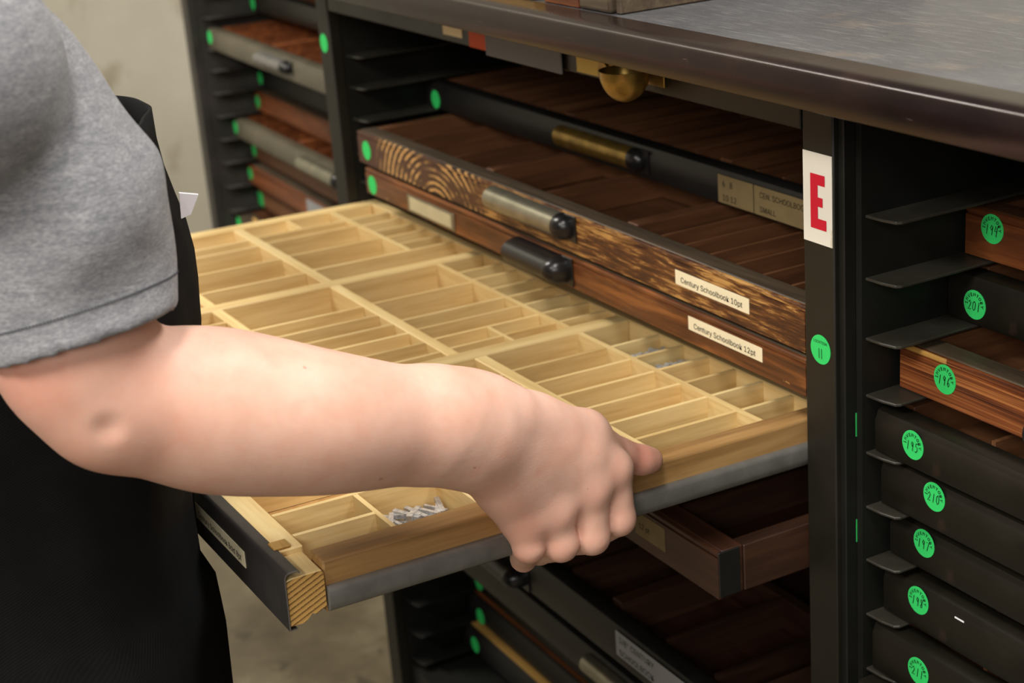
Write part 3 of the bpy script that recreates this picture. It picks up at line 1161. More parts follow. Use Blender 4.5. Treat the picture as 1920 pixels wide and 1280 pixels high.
# ------------------------------------------------------------------ the pulled-out tray
TO = Vector((-0.0057, -0.3882, -0.0846))
TR = (-0.0215, -0.0001, 0.0167)
TW, TD, THH = 0.8254, 0.436, 0.0365
tr = empty('type_case', TO, TR)
tag(tr, 'pale maple compartment case pulled right out, held by hand', 'type case', 'type cases in the centre bay')
TRm = Euler(TR).to_matrix()


def tw(x, y, z):
    return TO + TRm @ Vector((x, y, z))


zb_ = -0.030
ob('right_rail', MB().box(-0.0205, 0.0, 0.0118, 0.4225, -THH, 0.0), 'rail_y', tr, bevel=0.0016, seg=2)
ob('left_rail', MB().box(-TW, -TW + 0.0190, 0.0118, 0.4225, -THH, 0.0), 'maple_y', tr, bevel=0.0012)
ob('back_rail', MB().box(-TW, 0.0, 0.4227, TD, -THH, -0.0003), 'maple_x', tr, bevel=0.001)
ob('bottom_board', MB().box(-TW + 0.0192, -0.0207, 0.0118, 0.4225, -0.0345, -0.0305), 'floorboard', tr)
# front member, notched at its right end, with sawn end grain
ob('front_rail', MB().box(-TW, -0.030, -0.0145, 0.0115, -THH, -0.0005), 'maple_x', tr, bevel=0.001)
fe = MB()
fe.extrude_x([(-0.0145, -0.0375), (-0.0145, -0.0058), (-0.0095, -0.0046), (0.0100, -0.0044), (0.0115, -0.0075), (0.0115, -0.0300), (0.0040, -0.0340), (0.0010, -0.0325), (-0.0040, -0.0375)][::-1], -0.0298, 0.0022)
eb = ob('end_block', fe, 'maple_x', tr, bevel=0.0006)
eg = MB().extrude_x([(-0.0140, -0.0370), (-0.0140, -0.0064), (-0.0092, -0.0052), (0.0096, -0.0050), (0.0110, -0.0080), (0.0110, -0.0297), (0.0038, -0.0335), (0.0010, -0.0320), (-0.0042, -0.0370)][::-1], 0.0022, 0.0027)
ob('end_grain', eg, 'endgrain', eb)
ob('splinter_chip', MB().box(-0.042, -0.031, -0.0080, 0.0040, -0.0005, 0.0016), 'yellow_x', eb, bevel=0.0006)
# sheet steel wrapped over the front
sp_ = [(-0.0155, -0.0395), (-0.0155, -0.0035), (-0.0146, -0.0008), (-0.0128, 0.0004), (-0.0060, 0.0004), (-0.0046, -0.0010)]
inn = [(-0.0054, -0.0018), (-0.0064, -0.0005), (-0.0124, -0.0005), (-0.0140, -0.0014), (-0.0147, -0.0035), (-0.0147, -0.0388), (-0.0100, -0.0388), (-0.0100, -0.0395)]
fp = ob('front_plate', MB().extrude_x((sp_ + inn)[::-1], -TW, 0.0034), 'sheet', tr, smooth='auto')
ob('cut_edge', MB().extrude_x((sp_ + inn)[::-1], 0.0034, 0.0038), 'brightedge', fp)
# steel runner strips on both sides
rp = [(0.0002, -0.0345), (0.0002, -0.0172), (0.0030, -0.0172), (0.0048, -0.0185), (0.0055, -0.0205), (0.0055, -0.0280), (0.0046, -0.0325), (0.0022, -0.0345)]
ob('runner_strip', MB().extrude_y(rp, 0.0125, 0.4225), 'steel', tr, smooth='auto')
ob('runner_strip', MB().extrude_y([(-TW - x, z) for x, z in rp], 0.0125, 0.37), 'steel', tr, smooth='auto')
# section bars, rails and dividers
ob('section_bar', MB().box(-0.5585, -0.5415, 0.0118, 0.4225, zb_, 0.0), 'maple_y', tr, bevel=0.0010)
ob('section_bar', MB().box(-0.2925, -0.2735, 0.0118, 0.4225, zb_, 0.0), 'maple_y', tr, bevel=0.0010)
SX = {'L': (-0.8064, -0.5585), 'M': (-0.5415, -0.2925), 'R': (-0.2735, -0.0205)}
for s, (a, b) in SX.items():
    a += 0.0001
    b -= 0.0001
    ob('cross_rail', MB().box(a, b, 0.1335, 0.1440, zb_, -0.0004), 'maple_x', tr, bevel=0.0008)
    m0, m1 = (0.2535, 0.2645) if s != 'R' else (0.2680, 0.2795)
    ob('cross_rail', MB().box(a, b, m0, m1, zb_, -0.0004), 'maple_x', tr, bevel=0.0008)
    b2 = -0.6086 if s == 'L' else b
    ob('thin_rail', MB().box(a, b2, 0.3690, 0.3742, zb_, -0.0006), 'maple_x', tr)
dmesh = {}


def tdiv(x, y0, y1, t=0.0036):
    key = round(y1 - y0, 4)
    if key not in dmesh:
        me = MB().box(0, t, 0, y1 - y0, zb_, -0.0010).mesh('divider')
        me.materials.append(M['maple_y'])
        dmesh[key] = me
    ob('divider', dmesh[key], None, tr, (x, y0, 0))


def tcross(x0, x1, y):
    ob('divider', MB().box(x0, x1, y, y + 0.0036, zb_, -0.0012), 'maple_x', tr)


for x in (-0.7649, -0.7319, -0.7012, -0.6710, -0.6386):
    tdiv(x, 0.3743, 0.4225)
tdiv(-0.6085, 0.2646, 0.4225)
for x in (-0.7638, -0.7354, -0.6728):
    tdiv(x, 0.2646, 0.3689)
tcross(-0.8063, -0.7640, 0.3155)
for x in (-0.7595, -0.7310, -0.6690, -0.6050):
    tdiv(x, 0.1441, 0.2534)
for x in (-0.5042, -0.4748, -0.4374, -0.4060, -0.3759, -0.3436, -0.3134):
    tdiv(x, 0.3743, 0.4225)
for x in (-0.4689, -0.4064, -0.3747, -0.3421, -0.3121):
    tdiv(x, 0.2646, 0.3689) if x != -0.3121 else (tdiv(x, 0.2646, 0.3155), tdiv(-0.3134, 0.3192, 0.3689))
tcross(-0.3384, -0.2926, 0.3155)
for x in (-0.4670, -0.4347, -0.4020, -0.3711, -0.3390, -0.3086):
    tdiv(x, 0.1441, 0.2534)
for x in (-0.2291, -0.1942, -0.1587, -0.1217, -0.0866, -0.0490):
    tdiv(x, 0.3743, 0.4225)
for x in (-0.2304, -0.1935, -0.1579, -0.1224, -0.0863, -0.0495):
    tdiv(x, 0.2796, 0.3689)
for x in (-0.2263, -0.1915, -0.1554, -0.1200, -0.0855, -0.0495):
    tdiv(x, 0.1441, 0.2679)
for a, b in ((-0.8064, -0.5585), (-0.5415, -0.2925)):
    for i in range(1, 7):
        tdiv(a + (b - a) * i / 7, 0.0118, 0.1334)
for x in (-0.2263, -0.1555, -0.0863):
    tdiv(x, 0.0118, 0.1334)
tcross(-0.0826, -0.0206, 0.0703)
tdiv(-0.0495, 0.0118, 0.0703)
# labels on the front plate (x measured along the plate)
paper_label(fp, -0.165, -0.068, -0.0250, -0.0130, -0.0156, ['Century Schoolbook Bold 8pt'], 0.0086, 'cream', 0.006, squeeze=True)
paper_label(fp, -0.225, -0.170, -0.0330, -0.0080, -0.0156, ['B 5'], 0.012, 'greypaper', 0.02)

# loose metal type in the compartments
mt = MB()


def sort_at(x, y, z, a, L=0.022, s=0.0036, lean=0.0):
    ca, sa = math.cos(a), math.sin(a)
    pts = []
    for dx, dy, dz in [(-L / 2, -s / 2, 0), (L / 2, -s / 2, 0), (L / 2, s / 2, 0), (-L / 2, s / 2, 0), (-L / 2, -s / 2, s), (L / 2, -s / 2, s), (L / 2, s / 2, s), (-L / 2, s / 2, s)]:
        q = tw(x + dx * ca - dy * sa, y + dx * sa + dy * ca, z + dz + dx * math.sin(lean))
        pts.append(q)
    mt.add(pts, [(0, 3, 2, 1), (4, 5, 6, 7), (0, 1, 5, 4), (1, 2, 6, 5), (2, 3, 7, 6), (3, 0, 4, 7)])


def fill(x0, x1, y0, y1, n, z1=0.010, aligned=False, top=None):
    if top:
        for zz_ in np.arange(zb_ + 0.0004, top - 0.004, 0.0042):
            fill_layer(x0, x1, y0, y1, n, zz_)
        return
    fill_layer(x0, x1, y0, y1, n, None, z1, aligned)


def fill_layer(x0, x1, y0, y1, n, zl=None, z1=0.010, aligned=False):
    for i in range(n):
        L = min(0.021, (x1 - x0) * 0.72)
        a = random.uniform(-0.35, 0.35) if aligned else random.uniform(-0.9, 0.9)
        yy = y0 + 0.004 + (y1 - y0 - 0.008) * ((i + 0.5) / n if aligned else random.random())
        xx = (x0 + x1) / 2 + 0.0018 + random.uniform(-0.2, 0.2) * max(0.0, (x1 - x0 - L * 0.9)) * 0.5
        zz = zl if zl is not None else zb_ + 0.0002 + (z1 * random.random() if not aligned else 0.006 + 0.003 * random.random())
        sz_ = random.uniform(0.0022, 0.004)
        ln_ = random.uniform(-0.10, 0.10)
        ex = abs(L / 2 * math.cos(a)) + sz_ / 2 * abs(math.sin(a))
        ey = abs(L / 2 * math.sin(a)) + sz_ / 2 * abs(math.cos(a))
        if 2 * ex > x1 - x0 - 0.0008 or 2 * ey > y1 - y0 - 0.0008:
            continue
        xx = min(max(xx, x0 + ex + 0.0004), x1 - ex - 0.0004)
        yy = min(max(yy, y0 + ey + 0.0004), y1 - ey - 0.0004)
        sort_at(xx, yy, zz + L / 2 * abs(math.sin(ln_)), a, L, sz_, ln_)


fill(-0.2250, -0.1945, 0.376, 0.421, 16, top=-0.0065)
fill(-0.1900, -0.1590, 0.376, 0.421, 16, top=-0.0065)
fill(-0.2730, -0.2295, 0.376, 0.421, 14, top=-0.013)
fill(-0.5005, -0.4750, 0.376, 0.421, 12, top=-0.010)
fill(-0.4710, -0.4376, 0.376, 0.421, 12, top=-0.010)
fill(-0.4330, -0.4062, 0.376, 0.421, 10, top=-0.012)
fill(-0.4020, -0.3762, 0.376, 0.421, 9, top=-0.013)
fill(-0.3720, -0.3438, 0.376, 0.421, 9, top=-0.013)
fill(-0.3398, -0.3138, 0.376, 0.421, 9, top=-0.013)
fill(-0.3365, -0.3140, 0.322, 0.367, 10, top=-0.013)
fill(-0.0820, -0.0500, 0.318, 0.368, 12, top=-0.013)
fill(-0.0455, -0.0210, 0.325, 0.368, 10, top=-0.013)
fill(-0.1540, -0.1230, 0.330, 0.368, 4, 0.003)
fill(-0.2730, -0.2270, 0.200, 0.266, 14, 0.008)
fill(-0.0826, -0.0500, 0.075, 0.132, 14, top=-0.014)
fill(-0.0455, -0.0210, 0.085, 0.132, 12, top=-0.009)
fill(-0.0455, -0.0210, 0.015, 0.068, 12, 0.008)
fill(-0.0826, -0.0500, 0.015, 0.068, 24, 0.010)
fill(-0.0850, -0.0500, 0.150, 0.200, 14, 0.012)
fill(-0.0450, -0.0210, 0.150, 0.240, 20, 0.014)
mto = ob('metal_type', mt, 'lead')
tag(mto, 'loose silvery pieces of metal type lying in the pale compartments', 'metal type', kind='stuff')


# ------------------------------------------------------------------ the person
def ray(px, py, d):
    """a point of the room found from its place in the photograph and its distance along the view"""
    v = Rm @ np.array([(px - 960) / FPX, -(py - 640) / FPX, -1.0])
    return CAM + v * d


def rcone(Q, a, b, ra, rb):
    a = np.asarray(a, float)
    b = np.asarray(b, float)
    ba = b - a
    t = np.clip(((Q - a) @ ba) / (ba @ ba), 0, 1)
    return np.linalg.norm(Q - a - t[:, None] * ba, axis=1) - (ra + (rb - ra) * t)


def smin(a, b, k):
    h = np.maximum(k - np.abs(a - b), 0) / k
    return np.minimum(a, b) - h * h * k * 0.25


def chain(Q, pts, rs, k):
    d = None
    for i in range(len(pts) - 1):
        e = rcone(Q, pts[i], pts[i + 1], rs[i], rs[i + 1])
        d = e if d is None else smin(d, e, k)
    return d


def surface(fn, lo, hi, h):
    """naive surface nets of the signed distance fn over a box"""
    lo = np.array(lo, float)
    hi = np.array(hi, float)
    n = np.ceil((hi - lo) / h).astype(int) + 1
    xs = [lo[i] + h * np.arange(n[i]) for i in range(3)]
    # coarse pass: skip blocks far from the surface
    D = np.empty(n, np.float32)
    B = 8
    cs = [np.arange(0, n[i], B) for i in range(3)]
    cc = np.stack(np.meshgrid(*[lo[i] + h * (cs[i] + B / 2) for i in range(3)], indexing='ij'), -1)
    cd_ = fn(cc.reshape(-1, 3)).reshape(cc.shape[:3])
    rad = h * B * 0.95 + 0.006
    todo = []
    for i, a in enumerate(cs[0]):
        for j, b in enumerate(cs[1]):
            for k, c in enumerate(cs[2]):
                v = cd_[i, j, k]
                if abs(v) > rad:
                    D[a:a + B, b:b + B, c:c + B] = v
                else:
                    todo.append((a, b, c))
    for s in range(0, len(todo), 200):
        blk = todo[s:s + 200]
        pts, sl = [], []
        for a, b, c in blk:
            g = np.stack(np.meshgrid(xs[0][a:a + B], xs[1][b:b + B], xs[2][c:c + B], indexing='ij'), -1)
            sl.append(g.shape[:3])
            pts.append(g.reshape(-1, 3))
        v = fn(np.concatenate(pts))
        o = 0
        for (a, b, c), sh in zip(blk, sl):
            m = sh[0] * sh[1] * sh[2]
            D[a:a + B, b:b + B, c:c + B] = v[o:o + m].reshape(sh)
            o += m
    S = D < 0
    cells = np.zeros(n - 1, np.int8)
    corners = [(i, j, k) for i in (0, 1) for j in (0, 1) for k in (0, 1)]
    for i, j, k in corners:
        cells += S[i:n[0] - 1 + i, j:n[1] - 1 + j, k:n[2] - 1 + k]
    act = (cells > 0) & (cells < 8)
    idx = -np.ones(n - 1, np.int64)
    ci = np.argwhere(act)
    idx[act] = np.arange(len(ci))
    acc = np.zeros((len(ci), 3))
    cnt = np.zeros(len(ci))
    for p in corners:
        for ax in range(3):
            if p[ax]:
                continue
            q = list(p)
            q[ax] = 1
            dp = D[ci[:, 0] + p[0], ci[:, 1] + p[1], ci[:, 2] + p[2]].astype(float)
            dq = D[ci[:, 0] + q[0], ci[:, 1] + q[1], ci[:, 2] + q[2]].astype(float)
            m = (dp < 0) != (dq < 0)
            t = np.where(m, dp / np.where(m, dp - dq, 1), 0)
            v = np.tile(np.array(p, float), (len(ci), 1))
            v[:, ax] += t
            acc[m] += v[m]
            cnt[m] += 1
    V = lo + h * (ci + acc / np.maximum(cnt, 1)[:, None])
    F = []
    for ax in range(3):
        u, w_ = (ax + 1) % 3, (ax + 2) % 3
        sa = [slice(None)] * 3
        sb = [slice(None)] * 3
        sa[ax] = slice(0, -1)
        sb[ax] = slice(1, None)
        ch = S[tuple(sa)] != S[tuple(sb)]
        e = np.argwhere(ch)
        e = e[(e[:, u] > 0) & (e[:, w_] > 0) & (e[:, u] < n[u] - 1) & (e[:, w_] < n[w_] - 1)]
        if not len(e):
            continue
        q = []
        for du, dw in ((1, 1), (0, 1), (0, 0), (1, 0)):
            g = e.copy()
            g[:, u] -= du
            g[:, w_] -= dw
            q.append(idx[g[:, 0], g[:, 1], g[:, 2]])
        q = np.stack(q, 1)
        ins = S[e[:, 0], e[:, 1], e[:, 2]]
        q[~ins] = q[~ins][:, ::-1]
        F.append(q)
    F = np.concatenate(F)
    F = F[(F >= 0).all(1)]
    return V, F


def relax(V, F, it, lam=0.5, mask=None):
    n = len(V)
    e = np.concatenate([F[:, [0, 1]], F[:, [1, 2]], F[:, [2, 3]], F[:, [3, 0]]])
    e = np.concatenate([e, e[:, ::-1]])
    deg = np.bincount(e[:, 0], minlength=n).astype(float)
    for k in range(it):
        s = np.stack([np.bincount(e[:, 0], V[e[:, 1], i], n) for i in range(3)], 1) / np.maximum(deg, 1)[:, None]
        d = (s - V) * (lam if k % 2 == 0 else -lam * 1.03)
        V = V + (d if mask is None else d * mask[:, None])
    return V


def mesh_from(name, V, F):
    me = bpy.data.meshes.new(name)
    me.vertices.add(len(V))
    me.vertices.foreach_set('co', np.asarray(V, np.float32).ravel())
    me.loops.add(len(F) * 4)
    me.loops.foreach_set('vertex_index', F.astype(np.int32).ravel())
    me.polygons.add(len(F))
    me.polygons.foreach_set('loop_start', np.arange(0, len(F) * 4, 4, dtype=np.int32))
    me.update(calc_edges=True)
    me.validate()
    me.polygons.foreach_set('use_smooth', [True] * len(me.polygons))
    return me


def spline(pts, rs, n=6):
    """Catmull-Rom resampling of a limb's axis and radius"""
    P_ = np.concatenate([np.asarray(pts, float), np.asarray(rs, float)[:, None]], 1)
    P_ = np.concatenate([2 * P_[:1] - P_[1:2], P_, 2 * P_[-1:] - P_[-2:-1]])
    out = []
    for i in range(1, len(P_) - 2):
        p0, p1, p2, p3 = P_[i - 1:i + 3]
        for k in range(n):
            t = k / n
            out.append(0.5 * (2 * p1 + (p2 - p0) * t + (2 * p0 - 5 * p1 + 4 * p2 - p3) * t * t + (3 * p1 - 3 * p2 + p3 - p0) * t ** 3))
    out.append(P_[-2])
    out = np.array(out)
    return out[:, :3], out[:, 3]


def px2m(r, d):
    return r * d / FPX


# --- arm and hand joints
arm = [(-20, 170, 0.880, 122), (96, 520, 0.900, 130), (140, 655, 0.910, 151), (208, 752, 0.922, 124)]
fore = [(212, 752, 0.922, 122), (310, 757, 0.940, 139), (420, 771, 0.958, 152), (600, 791, 0.980, 133), (740, 797, 1.010, 110), (830, 797, 1.029, 97)]
armP = [ray(*a[:3]) for a in arm]
armR = [px2m(a[3], a[2]) for a in arm]
foreP = [ray(*a[:3]) for a in fore]
foreR = [px2m(a[3], a[2]) for a in fore]
foreS, foreSR = spline(foreP, foreR)
armS, armSR = spline(armP, armR)
wr_a, wr_b = ray(872, 776, 1.040), ray(866, 822, 1.038)


def at_x(px, py, x):
    d = Rm @ np.array([(px - 960) / FPX, -(py - 640) / FPX, -1.0])
    return CAM + d * (x - CAM[0]) / d[0]


def tp(x, y, z):
    return np.array(tw(x, y, z))


mc0 = [ray(925, 778, 1.044), ray(912, 800, 1.042), ray(905, 824, 1.041), ray(905, 844, 1.040)]
mcp = [at_x(1146, 882, 0.0145), at_x(1102, 922, 0.0190), at_x(1036, 962, 0.0190), at_x(983, 984, 0.0160)]
pip = [at_x(1160, 972, 0.0200), at_x(1110, 1006, 0.0225), at_x(1052, 1020, 0.0225), at_x(992, 1024, 0.0195)]
fr_ = [(0.0135, 0.0112, 0.0088, 0.0072), (0.0138, 0.0116, 0.0090, 0.0074), (0.0132, 0.0112, 0.0088, 0.0072), (0.0122, 0.0104, 0.0082, 0.0068)]
fing = []
for i in range(4):
    yl = (np.array(TRm.transposed() @ (Vector(pip[i]) - TO)))[1]
    L = (0.026, 0.029, 0.027, 0.021)[i]
    dip = tp(0.008 - L * 0.72, yl + (0.004, 0.005, 0.007, 0.014)[i], -0.0468 + 0.0005 * i)
    tip = tp(0.006 - L * 0.72 - L * 0.62, yl + (0.009, 0.010, 0.012, 0.019)[i], -0.0445)
    fing.append([mcp[i], pip[i], dip, tip])
th = [ray(960, 780, 1.048), at_x(1096, 815, 0.002), at_x(1162, 854, -0.0045), at_x(1219, 862, -0.0055)]
th_r = [0.0180, 0.0142, 0.0112, 0.0090]


def hand_sdf(Q):
    fa = chain(Q, foreS, foreSR, 0.004)
    ua = chain(Q, armS, armSR, 0.004)
    d = smin(fa, ua, 0.012)
    # elbow dimple
    dm = ray(203, 812, 0.880)
    d = -smin(-d, np.linalg.norm(Q - dm, axis=1) - 0.0036, 0.011)
    w1 = rcone(Q, foreP[-1], wr_a, foreR[-1] * 0.92, 0.0225)
    w2 = rcone(Q, foreP[-1], wr_b, foreR[-1] * 0.92, 0.0225)
    d = smin(d, smin(w1, w2, 0.015), 0.02)
    palm = None
    for i in range(4):
        e = rcone(Q, mc0[i], mcp[i] + (mc0[i] - mcp[i]) * 0.04, 0.0200, fr_[i][0])
        palm = e if palm is None else smin(palm, e, 0.014)
    inner = np.array([-0.008, 0.004, -0.006])
    for i in range(4):
        e = rcone(Q, mc0[i] * 0.5 + mcp[i] * 0.5 + np.array([-0.004, 0, 0.0]), mc0[0] * 0.6 + th[1] * 0.4 + np.array([-0.003, 0, -0.003]), 0.0135, 0.0135)
        palm = smin(palm, e, 0.012)
    # heel and thumb base
    e = rcone(Q, mc0[3] + inner * 0.5, mcp[3] + inner + (mc0[3] - mcp[3]) * 0.25, 0.016, 0.0115)
    palm = smin(palm, e, 0.014)
    e = rcone(Q, mc0[0] + inner, th[1], 0.019, 0.0140)
    palm = smin(palm, e, 0.016)
    e = rcone(Q, th[1], mcp[0] + (mc0[0] - mcp[0]) * 0.25, 0.0125, 0.0115)
    palm = smin(palm, e, 0.014)
    d = smin(d, palm, 0.022)
    for i in range(4):
        kn = mcp[i] + np.array([0.0030, 0.0008, 0.0032])
        d = smin(d, np.linalg.norm(Q - kn, axis=1) - fr_[i][0] * 0.70, 0.014)
    g = None
    for i in range(4):
        c = chain(Q, fing[i], fr_[i], 0.004)
        g = c if g is None else smin(g, c, 0.0014)
    d = smin(d, g, 0.0055)
    t = chain(Q, th, th_r, 0.006)
    pad = np.linalg.norm(Q - (th[2] * 0.35 + th[3] * 0.65 + np.array([0.002, 0, -0.0015])), axis=1) - 0.0092
    t = smin(t, pad, 0.006)
    d = smin(d, t, 0.0065)
    return d


allp = np.array(armP + foreP + [wr_a, wr_b] + mc0 + mcp + pip + th + [f for q in fing for f in q])
lo = allp.min(0) - 0.062
hi = allp.max(0) + 0.062
hlo = np.array(mc0 + mcp + pip + th + [f for q in fing for f in q]).min(0) - 0.03
V1, F1 = surface(hand_sdf, lo, hi, 0.0021)
V1 = relax(V1, F1, 4, 0.5)
# reddened knuckles, thumb and elbow fold
fl_ = np.zeros(len(V1))
for c_, r_, s_ in [(mcp[0] + np.array([0.010, -.003, 0.006]), 0.012, 0.30), (mcp[1] + np.array([0.012, -.004, 0.004]), 0.014, 0.30), (mcp[2] + np.array([0.01, -.004, 0.004]), 0.013, 0.3),
                   (mcp[3] + np.array([0.01, -.004, 0.004]), 0.015, 0.3), (th[2] * 0.5 + th[3] * 0.5 + np.array([0.006, 0, 0.004]), 0.016, 0.7), (th[3], 0.014, 0.6), (ray(20, 720, 0.87), 0.04, 0.45), (ray(190, 700, 0.90), 0.05, 0.22)]:
    fl_ = np.maximum(fl_, s_ * np.exp(-np.sum((V1 - c_) ** 2, 1) / r_ ** 2))
for i in range(4):
    for a_ in (1, 2, 3):
        fl_ = np.maximum(fl_, 0.28 * np.exp(-np.sum((V1 - fing[i][a_]) ** 2, 1) / 0.014 ** 2))

# --- trunk, neck, head and the other arm (mostly hidden by clothes or outside the frame)
BC = np.array([-0.185, -0.600, 0.0])


def trunk_sdf(Q):
    q = Q - BC
    d = chain(q, [(0, 0.02, -0.20), (0, 0.02, 0.02), (0, 0.0, 0.22)], (0.096, 0.096, 0.100), 0.06)
    d = smin(d, chain(q, [(0.19, 0.03, 0.255), (0, 0, 0.29), (-0.19, 0.03, 0.255)], (0.042, 0.060, 0.042), 0.03), 0.03)
    d = smin(d, rcone(q, (0, 0.0, 0.33), (0, 0.035, 0.43), 0.058, 0.054), 0.03)
    hd = rcone(q, (0, 0.075, 0.475), (0, 0.045, 0.545), 0.068, 0.088)
    hd = smin(hd, rcone(q, (0, 0.140, 0.515), (0, 0.158, 0.490), 0.008, 0.013), 0.012)
    for s in (-1, 1):
        hd = smin(hd, rcone(q, (s * 0.091, 0.045, 0.53), (s * 0.093, 0.04, 0.50), 0.014, 0.010), 0.008)
        hd = np.maximum(hd, -(np.linalg.norm(q - np.array([s * 0.032, 0.138, 0.525]), axis=1) - 0.012))
    hd = smin(hd, rcone(q, (-0.018, 0.140, 0.455), (0.018, 0.140, 0.455), 0.0055, 0.0055), 0.006)
    d = smin(d, hd, 0.02)
    return d


V2, F2 = surface(trunk_sdf, BC + [-0.30, -0.24, -0.37], BC + [0.30, 0.24, 0.66], 0.009)
# left arm: the same arm mirrored, gripping the tray's other rail near its front
mid = -0.0057 - TW / 2
V3 = V1.copy()
V3[:, 0] = 2 * mid - V1[:, 0] - 0.006
V3[:, 1] -= 0.100
F3 = F1[:, ::-1]
# bring its shoulder in to the trunk
tsh = np.clip((-0.38 - V3[:, 1]) / 0.25, 0, 1)
V3[:, 0] += 0.52 * tsh


def other_side(p):
    x, y, z = 2 * mid - p[0] - 0.006, p[1] - 0.100, p[2]
    return np.array([x + 0.52 * min(1.0, max(0.0, (-0.38 - y) / 0.25)), y, z])


Vb = np.concatenate([V1, V2, V3])
Fb = np.concatenate([F1, F2 + len(V1), F3 + len(V1) + len(V2)])
pb_ = empty('person', (BC[0], BC[1], FZ))
tag(pb_, 'person in grey t-shirt and black apron gripping the pale case with one hand', 'person')
bme = mesh_from('body', Vb - np.array(pb_.location), Fb)
at_ = bme.attributes.new('flush', 'FLOAT', 'POINT')
at_.data.foreach_set('value', np.concatenate([fl_, np.zeros(len(V2)), fl_]).astype(np.float32))
body = ob('body', bme, 'skin', pb_)
PO = np.array(pb_.location)

# thumb nail
nm = MB()
c0 = th[3] + np.array([-0.001, 0.001, 0.0078])
ax1 = (th[3] - th[2]) / np.linalg.norm(th[3] - th[2])
ax2 = np.cross(ax1, np.array([0.35, 0.1, 1.0]))
ax2 /= np.linalg.norm(ax2)
ax3 = np.cross(ax2, ax1)
ax3 *= np.sign(ax3[2])
nv_, nf_ = [], []
for i in range(7):
    for j in range(7):
        u = (i / 6 - 0.5) * 2
        v = (j / 6 - 0.5) * 2
        r_ = math.sqrt(max(0, 1 - abs(u) ** 4))
        p = c0 + ax1 * (u * 0.0075) + ax2 * (v * 0.0062 * r_) + ax3 * (-0.0028 * v * v - 0.0012 * u * u)
        nv_.append(p - PO)
for i in range(6):
    for j in range(6):
        k = i * 7 + j
        nf_.append((k, k + 1, k + 8, k + 7))
nm.add(nv_, nf_)
no = ob('thumb_nail', nm, 'nail', body, smooth=True)
sd = no.modifiers.new('thick', 'SOLIDIFY')
sd.thickness = 0.0012

# --- t-shirt: sleeve tube cut along the hem, joined to the trunk
hemA, hemB = ray(333, 580, 0.905), ray(0, 682, 0.885)
hm = ray(160, 632, 0.908)
axd = armP[0] - armP[2]
axd /= np.linalg.norm(axd)
e1 = (hemB - hemA)
e1 /= np.linalg.norm(e1)
nrm = axd - e1 * (axd @ e1)
nrm /= np.linalg.norm(nrm)
slP = [ray(-35, 155, 0.885), ray(92, 380, 0.895), ray(150, 690, 0.910)]
slR = [px2m(190, 0.885), px2m(198, 0.895), px2m(195, 0.910)]


fo0 = ray(150, 150, 0.84)
fo_v = ray(250, 330, 0.84) - fo0
fo_v /= np.linalg.norm(fo_v)
fo_u = np.cross(fo_v, ray(960, 640, 1) - CAM)
fo_u /= np.linalg.norm(fo_u)


def shirt_sdf(Q):
    q = Q - BC
    ph = Q @ axd
    wob = 0.0022 * np.sin(55 * Q[:, 2] + 60 * Q[:, 0] + 30 * Q[:, 1]) * np.sin(30 * Q[:, 1] - 20 * Q[:, 2] + 1.0) + 0.0014 * np.sin(95 * Q[:, 2] - 50 * Q[:, 1] + 2)
    uu = (Q - fo0) @ fo_u
    vv = (Q - fo0) @ fo_v
    wob = wob + 0.0034 * np.sin(uu * 210 + 9 * vv) * np.exp(-(uu / 0.028) ** 2) * np.exp(-((vv - 0.02) / 0.055) ** 2)
    sl = chain(Q, slP, slR, 0.03) + wob * 0.8
    side = (Q - hemA) @ nrm
    inn = chain(Q, slP[1:], [r - 0.0055 for r in slR[1:]], 0.03) + wob * 0.8
    inn = np.maximum(inn, (Q - ray(122, 500, 0.90)) @ axd)
    sl = -smin(-sl, inn, 0.003)
    sl = -smin(-sl, side, 0.0045)
    tk = chain(q, [(0, 0.015, -0.14), (0, 0.02, 0.06), (0, 0.0, 0.22)], (0.108, 0.115, 0.120), 0.08)
    sh_ = chain(q, [(0.21, 0.045, 0.255), (0, 0, 0.30), (-0.21, 0.045, 0.255)], (0.064, 0.078, 0.064), 0.06)
    tk = smin(tk, sh_, 0.06)
    # left sleeve
    la, lb = other_side(armP[0]), other_side(armP[2])
    lc = la * 0.25 + lb * 0.75
    ls = smin(rcone(Q, la, lb, 0.062, 0.062), rcone(Q, BC + np.array([-0.19, 0.04, 0.255]), la, 0.066, 0.062), 0.03)
    lax = (la - lb) / np.linalg.norm(la - lb)
    ls = np.maximum(ls, -((Q - lc) @ lax))
    tk = smin(tk, ls, 0.02)
    tk = np.maximum(tk, -(rcone(q, (0, 0.0, 0.36), (0, 0.04, 0.50), 0.066, 0.075)))
    tk = np.maximum(tk, -0.20 - q[:, 2])
    d = smin(sl, tk, 0.012)
    return d


V4, F4 = surface(shirt_sdf, BC + [-0.44, -0.30, -0.30], np.maximum(BC + [0.36, 0.26, 0.42], np.array(slP).max(0) + 0.08), 0.0028)
V4 = relax(V4, F4, 16, 0.5)
ob('t_shirt', mesh_from('t_shirt', V4 - PO, F4), 'shirt', pb_)

